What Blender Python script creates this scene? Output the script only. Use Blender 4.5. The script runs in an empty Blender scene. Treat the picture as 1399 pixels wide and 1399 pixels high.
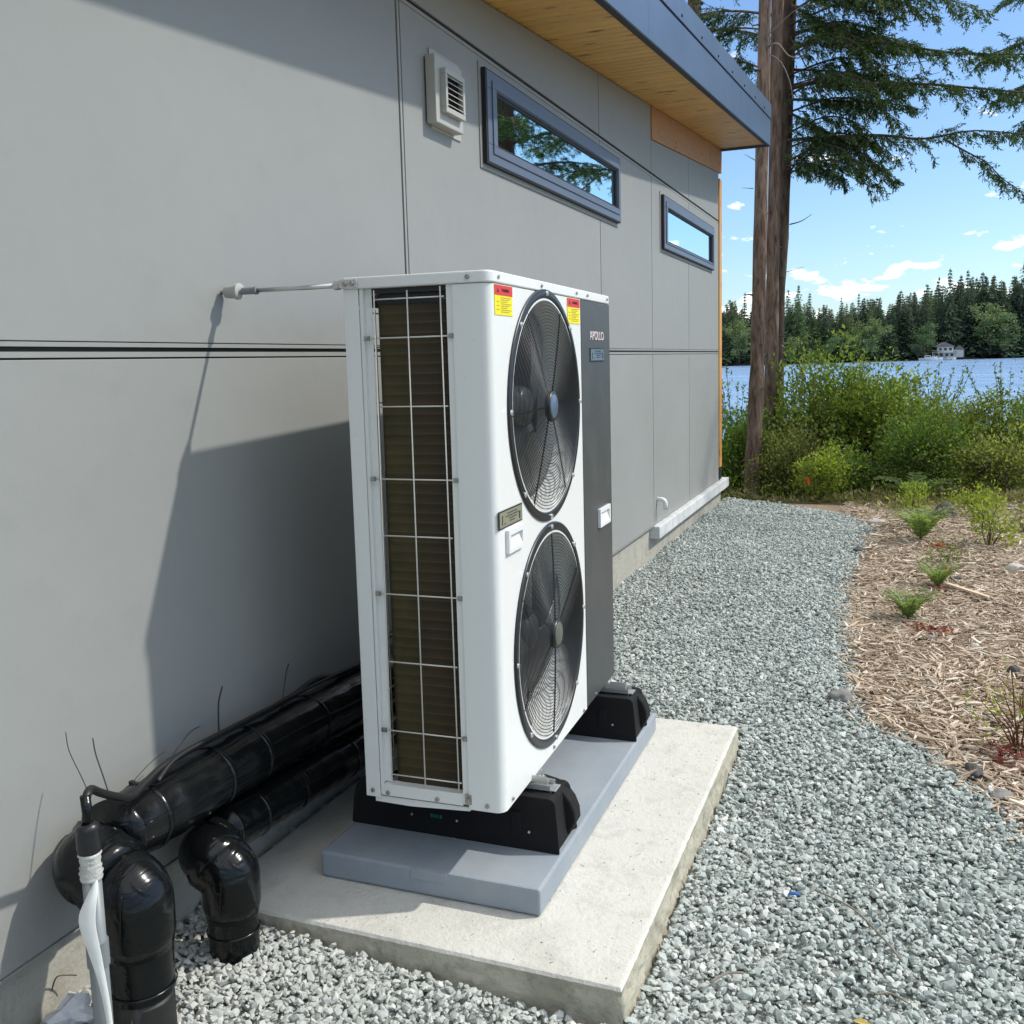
import bpy, bmesh, math, random
import numpy as np
from mathutils import Vector, Matrix, Euler
random.seed(7); rng = np.random.default_rng(7)
PI = math.pi
S = bpy.context.scene
COL = S.collection

# ------------------------------------------------------------------ camera
def cam_axes(yaw, pitch, roll):
    f = Vector((-math.sin(yaw)*math.cos(pitch), math.cos(yaw)*math.cos(pitch), -math.sin(pitch)))
    r = Vector((math.cos(yaw), math.sin(yaw), 0)); u = r.cross(f)
    return r*math.cos(roll)+u*math.sin(roll), -r*math.sin(roll)+u*math.cos(roll), f
cd = bpy.data.cameras.new('camera'); cam = bpy.data.objects.new('camera', cd); COL.objects.link(cam)
r_, u_, f_ = cam_axes(.3750, .1216, -.0255)
M = Matrix((r_, u_, -f_)).transposed().to_4x4(); M.translation = (1.6932, -2.1575, 1.5007)
cam.matrix_world = M
cd.sensor_fit = 'HORIZONTAL'; cd.sensor_width = 36; cd.lens = 1322.6/1399*36
cd.shift_x = -(712.2-699.5)/1399; cd.shift_y = (656.3-699.5)/1399
cd.clip_start = .05; cd.clip_end = 6000
S.camera = cam

# ------------------------------------------------------------------ light
SUN = Vector((1, .507, 1.155)).normalized()
SUN_EL = math.asin(SUN.z)
sl = bpy.data.lights.new('sun', 'SUN'); sl.energy = 2.05; sl.angle = math.radians(1.2); sl.color = (1, .95, .87)
so = bpy.data.objects.new('sun', sl); COL.objects.link(so)
so.rotation_euler = SUN.to_track_quat('Z', 'Y').to_euler()
W = bpy.data.worlds.new('World'); S.world = W; W.use_nodes = True
nt = W.node_tree; nt.nodes.clear()
class NT:
    def __init__(s, t): s.t = t
    def n(s, typ, **k):
        o = s.t.nodes.new(typ)
        for a, b in k.items():
            if a.startswith('i_'):
                key = a[2:]; key = int(key) if key.isdigit() else key.replace('_', ' ')
                if isinstance(b, bpy.types.NodeSocket): s.t.links.new(b, o.inputs[key])
                else: o.inputs[key].default_value = b
            else: setattr(o, a, b)
        return o
    def l(s, a, b): s.t.links.new(a, b)
    def math(s, op, a, b=None, c=None, clamp=False):
        o = s.t.nodes.new('ShaderNodeMath'); o.operation = op; o.use_clamp = clamp
        for i, v in enumerate((a, b, c)):
            if v is None: continue
            if isinstance(v, (int, float)): o.inputs[i].default_value = v
            else: s.t.links.new(v, o.inputs[i])
        return o.outputs[0]
    def mix(s, f, a, b, mode='MIX'):
        o = s.t.nodes.new('ShaderNodeMixRGB'); o.blend_type = mode
        for i, v in enumerate((f, a, b)):
            if isinstance(v, bpy.types.NodeSocket): s.t.links.new(v, o.inputs[i])
            elif i == 0: o.inputs[0].default_value = v
            else: o.inputs[i].default_value = (*v[:3], 1)
        return o.outputs[0]
    def ramp(s, f, stops):
        o = s.t.nodes.new('ShaderNodeValToRGB'); e = o.color_ramp.elements
        while len(e) < len(stops): e.new(.5)
        for el, (p, c) in zip(e, stops):
            el.position = p; el.color = (c, c, c, 1) if isinstance(c, (int, float)) else (*c, 1)
        s.t.links.new(f, o.inputs[0]); return o.outputs[0]
    def noise(s, vec, scale, detail=4, rough=.5, dist=0):
        o = s.t.nodes.new('ShaderNodeTexNoise'); o.inputs['Scale'].default_value = scale; o.inputs['Detail'].default_value = detail
        o.inputs['Roughness'].default_value = rough; o.inputs['Distortion'].default_value = dist
        if vec is not None: s.t.links.new(vec, o.inputs['Vector'])
        return o.outputs['Fac']
n = NT(nt)
sky = n.n('ShaderNodeTexSky', sky_type='NISHITA', sun_disc=False, sun_elevation=SUN_EL, sun_rotation=math.radians(63), air_density=1.0, dust_density=.6, ozone_density=1.6)
tc = n.n('ShaderNodeTexCoord')
# scattered cumulus low over the far shore; unseen overhead cloud added as fill light
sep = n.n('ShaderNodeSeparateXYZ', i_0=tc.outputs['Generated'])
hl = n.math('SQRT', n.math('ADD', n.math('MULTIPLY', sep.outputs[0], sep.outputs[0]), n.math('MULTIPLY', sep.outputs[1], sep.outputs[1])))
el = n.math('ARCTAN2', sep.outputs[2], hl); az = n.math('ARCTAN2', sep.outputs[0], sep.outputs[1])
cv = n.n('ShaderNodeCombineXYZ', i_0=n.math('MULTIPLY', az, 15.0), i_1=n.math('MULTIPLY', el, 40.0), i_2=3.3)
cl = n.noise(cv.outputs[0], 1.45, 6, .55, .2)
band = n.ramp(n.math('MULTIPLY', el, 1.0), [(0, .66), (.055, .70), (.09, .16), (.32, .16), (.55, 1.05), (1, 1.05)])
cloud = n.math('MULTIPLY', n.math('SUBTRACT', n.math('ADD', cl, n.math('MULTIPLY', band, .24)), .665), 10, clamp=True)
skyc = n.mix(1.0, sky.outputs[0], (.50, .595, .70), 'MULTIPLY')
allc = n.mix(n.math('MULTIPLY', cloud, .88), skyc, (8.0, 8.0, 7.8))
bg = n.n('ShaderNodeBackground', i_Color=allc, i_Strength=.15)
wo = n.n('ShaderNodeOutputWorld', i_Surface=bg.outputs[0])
V = S.view_settings; V.view_transform = 'Standard'; V.look = 'None'; V.exposure = 0.80; V.gamma = 1; V.use_curve_mapping = False
S.render.engine = 'CYCLES'
try: S.cycles.max_bounces = 8; S.cycles.transparent_max_bounces = 12
except Exception: pass

# ------------------------------------------------------------------ helpers
class MB:
    def __init__(s): s.v = []; s.f = []
    def add(s, vs, fs):
        o = len(s.v); s.v += [tuple(p) for p in vs]; s.f += [tuple(i+o for i in q) for q in fs]; return s
    def box(s, x0, x1, y0, y1, z0, z1):
        return s.add([(x0,y0,z0),(x1,y0,z0),(x1,y1,z0),(x0,y1,z0),(x0,y0,z1),(x1,y0,z1),(x1,y1,z1),(x0,y1,z1)],
                     [(0,3,2,1),(4,5,6,7),(0,1,5,4),(1,2,6,5),(2,3,7,6),(3,0,4,7)])
    def slope_box(s, x0, x1, y0, y1, z0, z1, m):      # a box whose z follows the roof pitch along y
        v = [(x, y, z+m*y) for z in (z0, z1) for x, y in ((x0,y0),(x1,y0),(x1,y1),(x0,y1))]
        return s.add(v, [(0,3,2,1),(4,5,6,7),(0,1,5,4),(1,2,6,5),(2,3,7,6),(3,0,4,7)])
    def tube(s, pts, rad, n=10, cap=True):
        P = [Vector(p) for p in pts]; R = [rad]*len(P) if isinstance(rad, (int, float)) else rad
        t0 = (P[1]-P[0]).normalized(); a = t0.orthogonal().normalized(); rings = []
        for i, p in enumerate(P):
            t = (P[min(i+1, len(P)-1)]-P[max(i-1, 0)]).normalized()
            a = (a - t*a.dot(t)).normalized(); b = t.cross(a)
            rings.append([p+(a*math.cos(2*PI*k/n)+b*math.sin(2*PI*k/n))*R[i] for k in range(n)])
        vs = [q for rg in rings for q in rg]
        fs = [(i*n+k, i*n+(k+1) % n, (i+1)*n+(k+1) % n, (i+1)*n+k) for i in range(len(P)-1) for k in range(n)]
        if cap: fs += [tuple(range(n-1, -1, -1)), tuple((len(P)-1)*n+k for k in range(n))]
        return s.add(vs, fs)
    def prism(s, poly, axis, a, b, taper=0):          # poly in the two other axes, extruded from a to b
        n_ = len(poly); vs = []
        for w in (a, b):
            for p in poly:
                vs.append({0: (w, p[0], p[1]), 1: (p[0], w, p[1]), 2: (p[0], p[1], w)}[axis])
        return s.add(vs, [tuple(range(n_)), tuple(range(2*n_-1, n_-1, -1))]+[(k, k+n_, (k+1) % n_+n_, (k+1) % n_) for k in range(n_)])
    def lathe(s, prof, o, axis=0, n=48, close=False):  # prof (r, h) round an axis through o
        vs = []
        for r, h in prof:
            for k in range(n):
                c, d = r*math.cos(2*PI*k/n), r*math.sin(2*PI*k/n)
                vs.append({0: (o[0]+h, o[1]+c, o[2]+d), 1: (o[0]+c, o[1]+h, o[2]+d), 2: (o[0]+c, o[1]+d, o[2]+h)}[axis])
        m = len(prof); fs = [(i*n+k, i*n+(k+1) % n, (i+1)*n+(k+1) % n, (i+1)*n+k) for i in range(m-1) for k in range(n)]
        if close: fs += [tuple(range(n-1, -1, -1)), tuple((m-1)*n+k for k in range(n))]
        return s.add(vs, fs)
    def mesh(s, name, mat, smooth=False, recalc=True):
        me = bpy.data.meshes.new(name); me.from_pydata(s.v, [], s.f)
        if recalc:
            bm = bmesh.new(); bm.from_mesh(me); bmesh.ops.recalc_face_normals(bm, faces=bm.faces); bm.to_mesh(me); bm.free()
        for m in (mat if isinstance(mat, (list, tuple)) else [mat]): me.materials.append(m)
        if smooth: me.shade_smooth()
        return me
    def build(s, name, mat, parent=None, smooth=False, bevel=0, auto=None, recalc=True):
        o = bpy.data.objects.new(name, s.mesh(name, mat, smooth or auto is not None, recalc)); COL.objects.link(o)
        if parent: o.parent = parent
        if bevel:
            b = o.modifiers.new('bevel', 'BEVEL'); b.width = bevel; b.segments = 2; b.limit_method = 'ANGLE'; b.angle_limit = math.radians(40)
        if auto is not None:
            o.data.set_sharp_from_angle(angle=math.radians(auto))
        return o
def tag(o, label=None, cat=None, group=None, kind=None):
    for k, v in (('label', label), ('category', cat), ('group', group), ('kind', kind)):
        if v: o[k] = v
    return o
def empty(name, loc, label, cat, group=None, rz=0):
    o = bpy.data.objects.new(name, None); COL.objects.link(o); o.location = loc; o.rotation_euler = (0, 0, rz); o.empty_display_size = .1
    return tag(o, label, cat, group)
def obj(name, me, parent=None, loc=(0,0,0), rot=(0,0,0), scale=(1,1,1)):
    o = bpy.data.objects.new(name, me); COL.objects.link(o); o.location = loc; o.rotation_euler = rot; o.scale = scale
    if parent: o.parent = parent
    return o
def npmesh(name, verts, nper, mat, smooth=False, extra=None, mi=None):
    """verts (N*nper,3) as N separate polygons; extra=(verts, faces) joined in front"""
    V0 = np.asarray(verts, np.float32).reshape(-1, 3)
    ev, ef = extra if extra else ([], [])
    ne = len(ev); allv = np.concatenate([np.asarray(ev, np.float32).reshape(-1, 3), V0]) if ne else V0
    N = len(V0)//nper
    loops = [np.asarray([i for f in ef for i in f], np.int32)] if ne else []
    sizes = [len(f) for f in ef]
    loops.append(np.arange(N*nper, dtype=np.int32)+ne); L = np.concatenate(loops)
    starts = np.concatenate([[0], np.cumsum(np.concatenate([np.asarray(sizes, np.int32), np.full(N, nper, np.int32)]))[:-1]]).astype(np.int32)
    me = bpy.data.meshes.new(name); me.vertices.add(len(allv)); me.vertices.foreach_set('co', allv.ravel())
    me.loops.add(len(L)); me.loops.foreach_set('vertex_index', L)
    me.polygons.add(len(starts)); me.polygons.foreach_set('loop_start', starts)
    for m in (mat if isinstance(mat, (list, tuple)) else [mat]): me.materials.append(m)
    if ne and len(me.materials) > 1:
        me.polygons.foreach_set('material_index', np.concatenate([np.zeros(len(ef), np.int32), np.ones(N, np.int32)]))
    me.update(calc_edges=True); me.validate()
    return me
def leafquads(c, d, w, L, B):
    """rhombus cards: centre base c, direction d, width dir w (all (N,3)), length L, breadth B"""
    L = np.asarray(L).reshape(-1, 1); B = np.asarray(B).reshape(-1, 1)
    return np.stack([c, c+d*L*.45+w*B*.5, c+d*L, c+d*L*.45-w*B*.5], 1).reshape(-1, 3)
def unit(a): return a/np.maximum(np.linalg.norm(a, axis=-1, keepdims=True), 1e-9)

# ------------------------------------------------------------------ materials
def mat(name, col, rough=.5, metal=0, spec=.5, bump=None, var=None, fn=None, coat=0):
    m = bpy.data.materials.new(name); m.use_nodes = True; t = NT(m.node_tree); b = m.node_tree.nodes['Principled BSDF']
    b.inputs['Base Color'].default_value = (*col, 1); b.inputs['Roughness'].default_value = rough; b.inputs['Metallic'].default_value = metal
    b.inputs['Specular IOR Level'].default_value = spec; b.inputs['Coat Weight'].default_value = coat
    co = t.n('ShaderNodeTexCoord').outputs['Object']
    if var:                                             # (scale, amount)
        f = t.noise(co, var[0], 5, .6)
        k = t.ramp(f, [(.3, 1-var[1]), (.7, 1+var[1]*.5)])
        t.l(t.mix(1, col, k, 'MULTIPLY'), b.inputs['Base Color'])
    if bump:                                            # (scale, strength, distance)
        bp = t.n('ShaderNodeBump', i_Height=t.noise(co, bump[0], 6, .6), i_Strength=bump[1], i_Distance=bump[2])
        t.l(bp.outputs[0], b.inputs['Normal'])
    if fn: fn(t, b, co)
    return m
def objrand(t): return t.n('ShaderNodeObjectInfo').outputs['Random']

def f_wall(t, b, co):
    a = t.noise(co, 1.1, 4, .55); c = t.noise(co, 9, 5, .6)
    col = t.mix(t.ramp(a, [(.25, 0), (.75, 1)]), (.275, .284, .272), (.300, .308, .295))
    col = t.mix(t.math('MULTIPLY', t.ramp(c, [(.55, 0), (.75, 1)]), .25), col, (.235, .245, .235))
    oi = objrand(t); col = t.mix(t.math('MULTIPLY', oi, .12), col, (.20, .21, .20))
    # rain splash and dust low on the wall
    sp3 = t.n('ShaderNodeSeparateXYZ', i_0=co); low = t.ramp(sp3.outputs[2], [(.27, 1), (.62, 0)]); col = t.mix(t.math('MULTIPLY', t.math('MULTIPLY', low, t.ramp(t.noise(co, 22, 5, .7), [(.42, 0), (.62, 1)])), .35), col, (.36, .34, .29))
    vo = t.n('ShaderNodeTexVoronoi', i_Scale=3.1, i_Vector=co); sp_ = t.ramp(vo.outputs['Distance'], [(.004, 1), (.008, 0)])
    col = t.mix(t.math('MULTIPLY', sp_, .5), col, (.5, .5, .48))
    t.l(col, b.inputs['Base Color'])
    t.l(t.ramp(a, [(.3, .42), (.7, .52)]), b.inputs['Roughness'])
    h = t.math('ADD', t.math('MULTIPLY', t.noise(co, 2.2, 3, .5), 6), t.math('MULTIPLY', t.noise(co, 160, 3, .6), .22))
    bp = t.n('ShaderNodeBump', i_Height=h, i_Strength=.35, i_Distance=.004); t.l(bp.outputs[0], b.inputs['Normal'])
m_wall = mat('painted_cement_board', (.35, .36, .345), .5, spec=.12, fn=f_wall)
m_joint = mat('dark_joint', (.02, .021, .022), .6)
m_walltrim = mat('painted_flashing', (.28, .288, .27), .5, spec=.35, var=(6, .06))
def f_conc(base, dark, warm):
    def g(t, b, co):
        a = t.noise(co, 3.5, 6, .6); c = t.noise(co, 60, 4, .7); d = t.noise(co, 14, 5, .6, .3)
        col = t.mix(t.ramp(a, [(.3, 0), (.7, 1)]), base, warm)
        col = t.mix(t.math('MULTIPLY', t.ramp(d, [(.50, 0), (.7, 1)]), .6), col, dark)
        st_ = t.noise(co, 1.6, 3, .5, 1.5); col = t.mix(t.math('MULTIPLY', t.ramp(st_, [(.60, 0), (.68, 1)]), .35), col, dark)
        col = t.mix(t.math('MULTIPLY', t.ramp(c, [(.55, 0), (.8, 1)]), .5), col, dark)
        vo = t.n('ShaderNodeTexVoronoi', i_Scale=170.0, i_Vector=co)
        pit = t.ramp(vo.outputs['Distance'], [(.05, 1), (.16, 0)]); pm = t.math('MULTIPLY', pit, t.ramp(t.noise(co, 25, 2), [(.55, 0), (.62, 1)]))
        col = t.mix(t.math('MULTIPLY', pm, .6), col, (.10, .09, .075)); t.l(col, b.inputs['Base Color'])
        h = t.math('SUBTRACT', t.math('ADD', c, t.math('MULTIPLY', a, 2)), t.math('MULTIPLY', pm, 2))
        bp = t.n('ShaderNodeBump', i_Height=h, i_Strength=.9, i_Distance=.004); t.l(bp.outputs[0], b.inputs['Normal'])
    return g
m_slab = mat('broom_finished_concrete', (.47, .45, .40), .85, spec=.3, fn=f_conc((.53, .52, .47), (.41, .40, .355), (.58, .57, .515)))
m_found = mat('foundation_concrete', (.36, .34, .29), .9, spec=.2, fn=f_conc((.37, .355, .30), (.24, .22, .175), (.42, .40, .345)))
m_slabside = mat('rough_concrete_side', (.3, .27, .2), .95, spec=.2, fn=f_conc((.38, .36, .28), (.15, .135, .095), (.50, .47, .37)))
m_ledge = mat('white_weathered_ledge', (.6, .61, .6), .6, var=(9, .22), bump=(30, .3, .003))
def f_wood(c1, c2, knot, sc):
    def g(t, b, co):
        off = t.n('ShaderNodeVectorMath', operation='ADD', i_0=co); cb = t.n('ShaderNodeCombineXYZ', i_0=t.math('MULTIPLY', objrand(t), 37), i_1=t.math('MULTIPLY', objrand(t), 91)); t.l(cb.outputs[0], off.inputs[1])
        mp = t.n('ShaderNodeMapping', i_0=off.outputs[0], i_Scale=sc); g1 = t.noise(mp.outputs[0], 7, 5, .6, .6)
        col = t.mix(t.ramp(g1, [(.35, 0), (.65, 1)]), c1, c2)
        col = t.mix(t.math('MULTIPLY', objrand(t), .35), col, tuple(x*.72 for x in c1))
        vo = t.n('ShaderNodeTexVoronoi', i_Scale=5.5, i_Vector=t.n('ShaderNodeMapping', i_0=off.outputs[0], i_Scale=tuple(.75 if q < 2 else 2.2 for q in sc)).outputs[0])
        kn = t.ramp(vo.outputs['Distance'], [(.10, 1), (.24, 0)])
        col = t.mix(t.math('MULTIPLY', kn, .8), col, knot); t.l(col, b.inputs['Base Color'])
    return g
m_pine = mat('knotty_pine', (.5, .28, .09), .5, fn=f_wood((.60, .34, .085), (.74, .46, .14), (.13, .05, .015), (1.2, 14, 10)))
m_beam = mat('stained_fir_beam', (.4, .17, .05), .5, fn=f_wood((.36, .15, .028), (.45, .21, .045), (.18, .06, .02), (10, 1.2, 10)))
m_cedar = mat('cedar_trim', (.5, .25, .08), .5, fn=f_wood((.60, .27, .06), (.68, .34, .09), (.2, .08, .03), (10, 10, 1.2)))
m_fascia = mat('slate_blue_metal', (.115, .165, .25), .36, metal=.35, var=(2.5, .12), bump=(1.5, .25, .01))
m_frame = mat('slate_window_frame', (.10, .125, .175), .42, var=(3, .06))
m_gasket = mat('black_gasket', (.01, .01, .012), .6)
m_glass = mat('reflective_glass', (.62, .80, .82), .015, metal=1, bump=(2.0, .03, .01))
m_vent = mat('vent_beige_grey', (.40, .40, .365), .5)
m_pvcw = mat('white_pvc', (.72, .73, .72), .35)
m_roof = mat('dark_roofing', (.04, .042, .045), .7)
def f_white(t, b, co):
    c = t.noise(co, 38, 5, .7); a = t.noise(co, 3, 3)
    col = t.mix(t.math('MULTIPLY', t.ramp(c, [(.62, 0), (.74, 1)]), .3), (.72, .73, .70), (.42, .42, .38))
    t.l(t.mix(t.math('MULTIPLY', a, .12), col, (.65, .66, .63)), b.inputs['Base Color'])
m_white = mat('white_powder_coat', (.74, .76, .75), .36, fn=f_white)
def f_dark(t, b, co):
    c = t.noise(co, 6, 5, .65)
    t.l(t.mix(t.ramp(c, [(.45, 0), (.75, 1)]), (.058, .062, .063), (.080, .080, .074)), b.inputs['Base Color'])
    t.l(t.ramp(c, [(.3, .36), (.7, .5)]), b.inputs['Roughness'])
m_dark = mat('charcoal_powder_coat', (.11, .115, .118), .42, fn=f_dark)
m_black = mat('black_plastic', (.012, .013, .015), .35)
m_wireb = mat('black_coated_wire', (.02, .021, .022), .35)
m_blade = mat('fan_blade_plastic', (.10, .105, .10), .32)
m_plenum = mat('galvanised_plenum', (.42, .43, .42), .45, metal=.3)
m_wirew = mat('cream_coated_wire', (.62, .61, .54), .4)
def f_coil(t, b, co):
    sp = t.n('ShaderNodeSeparateXYZ', i_0=co)
    wv = t.math('SINE', t.math('MULTIPLY', sp.outputs[2], 2*PI/.0254))
    tub = t.ramp(wv, [(.75, 0), (1, 1)]); nz = t.noise(co, 12, 4, .6)
    sp2 = t.math('SINE', t.math('MULTIPLY', t.math('ADD', sp.outputs[0], sp.outputs[1]), 2*PI/.0021))
    col = t.mix(t.ramp(nz, [(.3, 0), (.7, 1)]), (.040, .032, .008), (.075, .058, .018))
    gx = t.ramp(sp.outputs[0], [(.09, 0), (.22, 1)]); col = t.mix(gx, col, (.035, .024, .010)); col = t.mix(t.math('MULTIPLY', tub, .45), col, (.13, .072, .034))
    t.l(col, b.inputs['Base Color'])
    bp = t.n('ShaderNodeBump', i_Height=t.math('ADD', t.math('MULTIPLY', sp2, .3), t.math('MULTIPLY', wv, .7)), i_Strength=.6, i_Distance=.002); t.l(bp.outputs[0], b.inputs['Normal'])
m_coil = mat('coil_fins', (.05, .04, .015), .5, metal=.25, fn=f_coil)
m_zinc = mat('zinc_plated_steel', (.62, .63, .62), .32, metal=.9, bump=(60, .15, .001))
m_alu = mat('aluminium_rail', (.6, .61, .61), .38, metal=.8)
m_screw = mat('screw_steel', (.38, .37, .34), .35, metal=.85)
m_rubber = mat('black_recycled_rubber', (.006, .006, .0065), .8, spec=.3, bump=(120, .4, .002))
def f_base(t, b, co):
    c = t.noise(co, 5, 5, .65); d = t.noise(co, 45, 4, .7)
    col = t.mix(t.ramp(c, [(.35, 0), (.7, 1)]), (.235, .270, .305), (.29, .32, .345))
    t.l(t.mix(t.math('MULTIPLY', t.ramp(d, [(.6, 0), (.78, 1)]), .3), col, (.40, .41, .41)), b.inputs['Base Color'])
m_base = mat('blue_grey_composite', (.26, .29, .35), .6, fn=f_base, bump=(200, .2, .001))
def f_pipe(t, b, co):
    d = t.noise(co, 70, 5, .7); c = t.noise(co, 5, 4, .6)
    t.l(t.mix(t.math('MULTIPLY', t.ramp(d, [(.62, 0), (.8, 1)]), t.ramp(c, [(.45, 0), (.65, .4)])), (.0045, .0055, .006), (.08, .078, .07)), b.inputs['Base Color'])
    mp = t.n('ShaderNodeMapping', i_0=co, i_Scale=(3, .5, 3)); h = t.math('ADD', t.noise(mp.outputs[0], 7, 4, .5, 1.2), t.math('MULTIPLY', t.noise(co, 7, 3, .4, 1.0), .8))
    t.l(t.ramp(c, [(.3, .13), (.75, .28)]), b.inputs['Roughness'])
    bp = t.n('ShaderNodeBump', i_Height=h, i_Strength=.2, i_Distance=.02); t.l(bp.outputs[0], b.inputs['Normal'])
m_pipe = mat('glossy_black_pvc_jacket', (.012, .013, .014), .2, spec=.32, fn=f_pipe)
m_dirty = mat('dusty_black_pipe', (.018, .018, .017), .5, var=(30, .4), bump=(40, .3, .002))
m_cable = mat('black_cable_sheath', (.012, .012, .012), .5)
m_conduit = mat('grey_pvc_conduit', (.19, .21, .215), .38, var=(20, .1))
m_tape = mat('crinkled_silver_tape', (.62, .62, .58), .35, metal=.15, bump=(45, 1, .006), var=(25, .25))
m_strip = mat('white_plastic_strip', (.80, .80, .76), .4, var=(18, .12))
m_paper = mat('crumpled_white_paper', (.66, .67, .68), .7, bump=(30, .6, .005))
m_red = mat('label_red', (.62, .02, .015), .4); m_yel = mat('label_yellow', (.85, .72, .0), .4); m_ink = mat('label_ink', (.02, .02, .02), .5)
m_inky = mat('label_ink_faded', (.42, .36, .02), .5)
m_lcd = mat('display_bluegrey', (.14, .19, .25), .2); m_plate = mat('nameplate_olive', (.23, .23, .165), .35); m_logo = mat('logo_silver_pink', (.72, .62, .62), .3)
m_green = mat('logo_green', (.0, .10, .05), .5)
m_hub = mat('blue_grey_hub_cap', (.09, .13, .19), .3); m_hub2 = mat('olive_grey_hub_cap', (.11, .11, .085), .4)
def f_bark(c1, c2):
    def g(t, b, co):
        mp = t.n('ShaderNodeMapping', i_0=co, i_Scale=(1, 1, .16)); a = t.noise(mp.outputs[0], 26, 6, .65, .4); c = t.noise(co, 3, 4)
        col = t.mix(t.ramp(a, [(.35, 0), (.65, 1)]), c1, c2); col = t.mix(t.ramp(c, [(.55, 0), (.8, .5)]), col, (.13, .12, .10))
        t.l(col, b.inputs['Base Color'])
        bp = t.n('ShaderNodeBump', i_Height=a, i_Strength=1.0, i_Distance=.03); t.l(bp.outputs[0], b.inputs['Normal'])
    return g
m_bark = mat('fir_bark', (.15, .10, .07), .9, spec=.2, fn=f_bark((.080, .050, .035), (.28, .195, .145)))
m_barkd = mat('dark_fir_bark', (.06, .045, .035), .9, spec=.2, fn=f_bark((.045, .03, .022), (.15, .105, .08)))
def leafmat(name, c1, c2, c3=None, trans=.35, rough=.55):
    m = bpy.data.materials.new(name); m.use_nodes = True; t = NT(m.node_tree); b = m.node_tree.nodes['Principled BSDF']
    out = m.node_tree.nodes['Material Output']
    rp = t.n('ShaderNodeNewGeometry').outputs['Random Per Island']
    stops = [(0, c1), (.6, c2)]+([(.97, c3)] if c3 else [])
    col = t.ramp(rp, stops); t.l(col, b.inputs['Base Color']); b.inputs['Roughness'].default_value = rough; b.inputs['Specular IOR Level'].default_value = .3
    tr = t.n('ShaderNodeBsdfTranslucent', i_Color=t.mix(1, col, (1.3, 1.5, .6), 'MULTIPLY'))
    ms = t.n('ShaderNodeMixShader', i_0=trans, i_1=b.outputs[0], i_2=tr.outputs[0]); t.l(ms.outputs[0], out.inputs[0])
    return m
m_needle = leafmat('fir_needles', (.024, .052, .022), (.060, .105, .036), (.14, .19, .06), .35)
m_needle2 = leafmat('hemlock_needles', (.022, .048, .026), (.052, .095, .045), (.13, .17, .06), .35)
m_far = [leafmat('far_fir_%s' % k, a, b_, None, .15, .8) for k, a, b_ in (('dark', (.046, .074, .052), (.080, .12, .072)), ('mid', (.08, .125, .06), (.13, .19, .08)), ('pale', (.11, .16, .065), (.19, .24, .10)))]  # foliage greens lightened to stand in for distance haze
m_leafA = leafmat('leaf_mid_green', (.10, .145, .030), (.21, .265, .06), (.42, .44, .13), .6)
m_leafB = leafmat('leaf_deep_green', (.06, .115, .03), (.13, .195, .05), (.26, .33, .10), .55)
m_leafC = leafmat('leaf_yellow_green', (.14, .19, .03), (.25, .30, .05), (.38, .38, .08), .45)
m_leafD = leafmat('leaf_olive', (.11, .13, .04), (.205, .22, .075), (.36, .35, .15), .55)
m_fern = leafmat('fern_green', (.14, .20, .07), (.25, .32, .12), (.40, .44, .20), .45)
m_dry = leafmat('dry_grass', (.16, .14, .06), (.30, .26, .14), (.40, .34, .2), .3)
m_stem = mat('brown_stem', (.10, .075, .045), .8); m_stemr = mat('reddish_stem', (.12, .035, .02), .7)
m_orange = mat('orange_marker_tape', (.85, .13, .03), .5); m_redl = leafmat('dead_red_leaf', (.10, .02, .012), (.20, .045, .03), (.34, .06, .035), .2)
def f_soil(c1, c2, sc):
    def g(t, b, co):
        a = t.noise(co, sc, 6, .7); t.l(t.mix(t.ramp(a, [(.35, 0), (.65, 1)]), c1, c2), b.inputs['Base Color'])
        bp = t.n('ShaderNodeBump', i_Height=a, i_Strength=.8, i_Distance=.02); t.l(bp.outputs[0], b.inputs['Normal'])
    return g
m_gbed = mat('gravel_fines', (.2, .21, .2), .95, spec=.1, fn=f_soil((.28, .30, .28), (.42, .44, .41), 90))
m_mbed = mat('mulch_fines', (.14, .10, .07), .95, spec=.1, fn=f_soil((.16, .115, .08), (.40, .31, .23), 70))
m_soil = mat('forest_soil', (.09, .075, .045), .95, spec=.1, fn=f_soil((.05, .045, .02), (.15, .13, .07), 8))
m_shore = mat('far_bank', (.05, .055, .025), .95, spec=.1, fn=f_soil((.03, .035, .018), (.10, .09, .05), .5))
m_rock = mat('grey_rock', (.22, .21, .20), .85, var=(14, .35), bump=(25, .6, .01)); m_rockd = mat('dark_rock', (.07, .068, .065), .85, var=(14, .3), bump=(25, .6, .01)); m_rockw = mat('pale_rock', (.45, .43, .38), .85, var=(14, .2), bump=(25, .5, .008))
def f_stone(t, b, co):
    r = objrand(t); col = t.ramp(r, [(0, (.22, .26, .24)), (.2, (.31, .355, .33)), (.6, (.38, .425, .395)), (.9, (.47, .50, .47)), (1, (.60, .61, .57))])
    wp = t.n('ShaderNodeNewGeometry').outputs['Position']; sp = t.n('ShaderNodeSeparateXYZ', i_0=wp)
    # concrete dust lies thick round the slab and the pipes
    d = t.math('MULTIPLY', t.ramp(t.math('MULTIPLY', t.math('ADD', sp.outputs[0], t.math('MULTIPLY', t.noise(wp, 1.7, 3), .8)), .4), [(.1, .75), (.8, .0)]), t.ramp(t.math('MULTIPLY', t.math('ADD', sp.outputs[1], 1), .2), [(.15, 1), (.55, .15)]))
    col = t.mix(d, col, (.47, .46, .42)); col = t.mix(t.math('MULTIPLY', t.ramp(t.noise(wp, 60, 4, .7), [(.5, 0), (.75, 1)]), .35), col, (.62, .62, .58))
    t.l(col, b.inputs['Base Color'])
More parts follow.
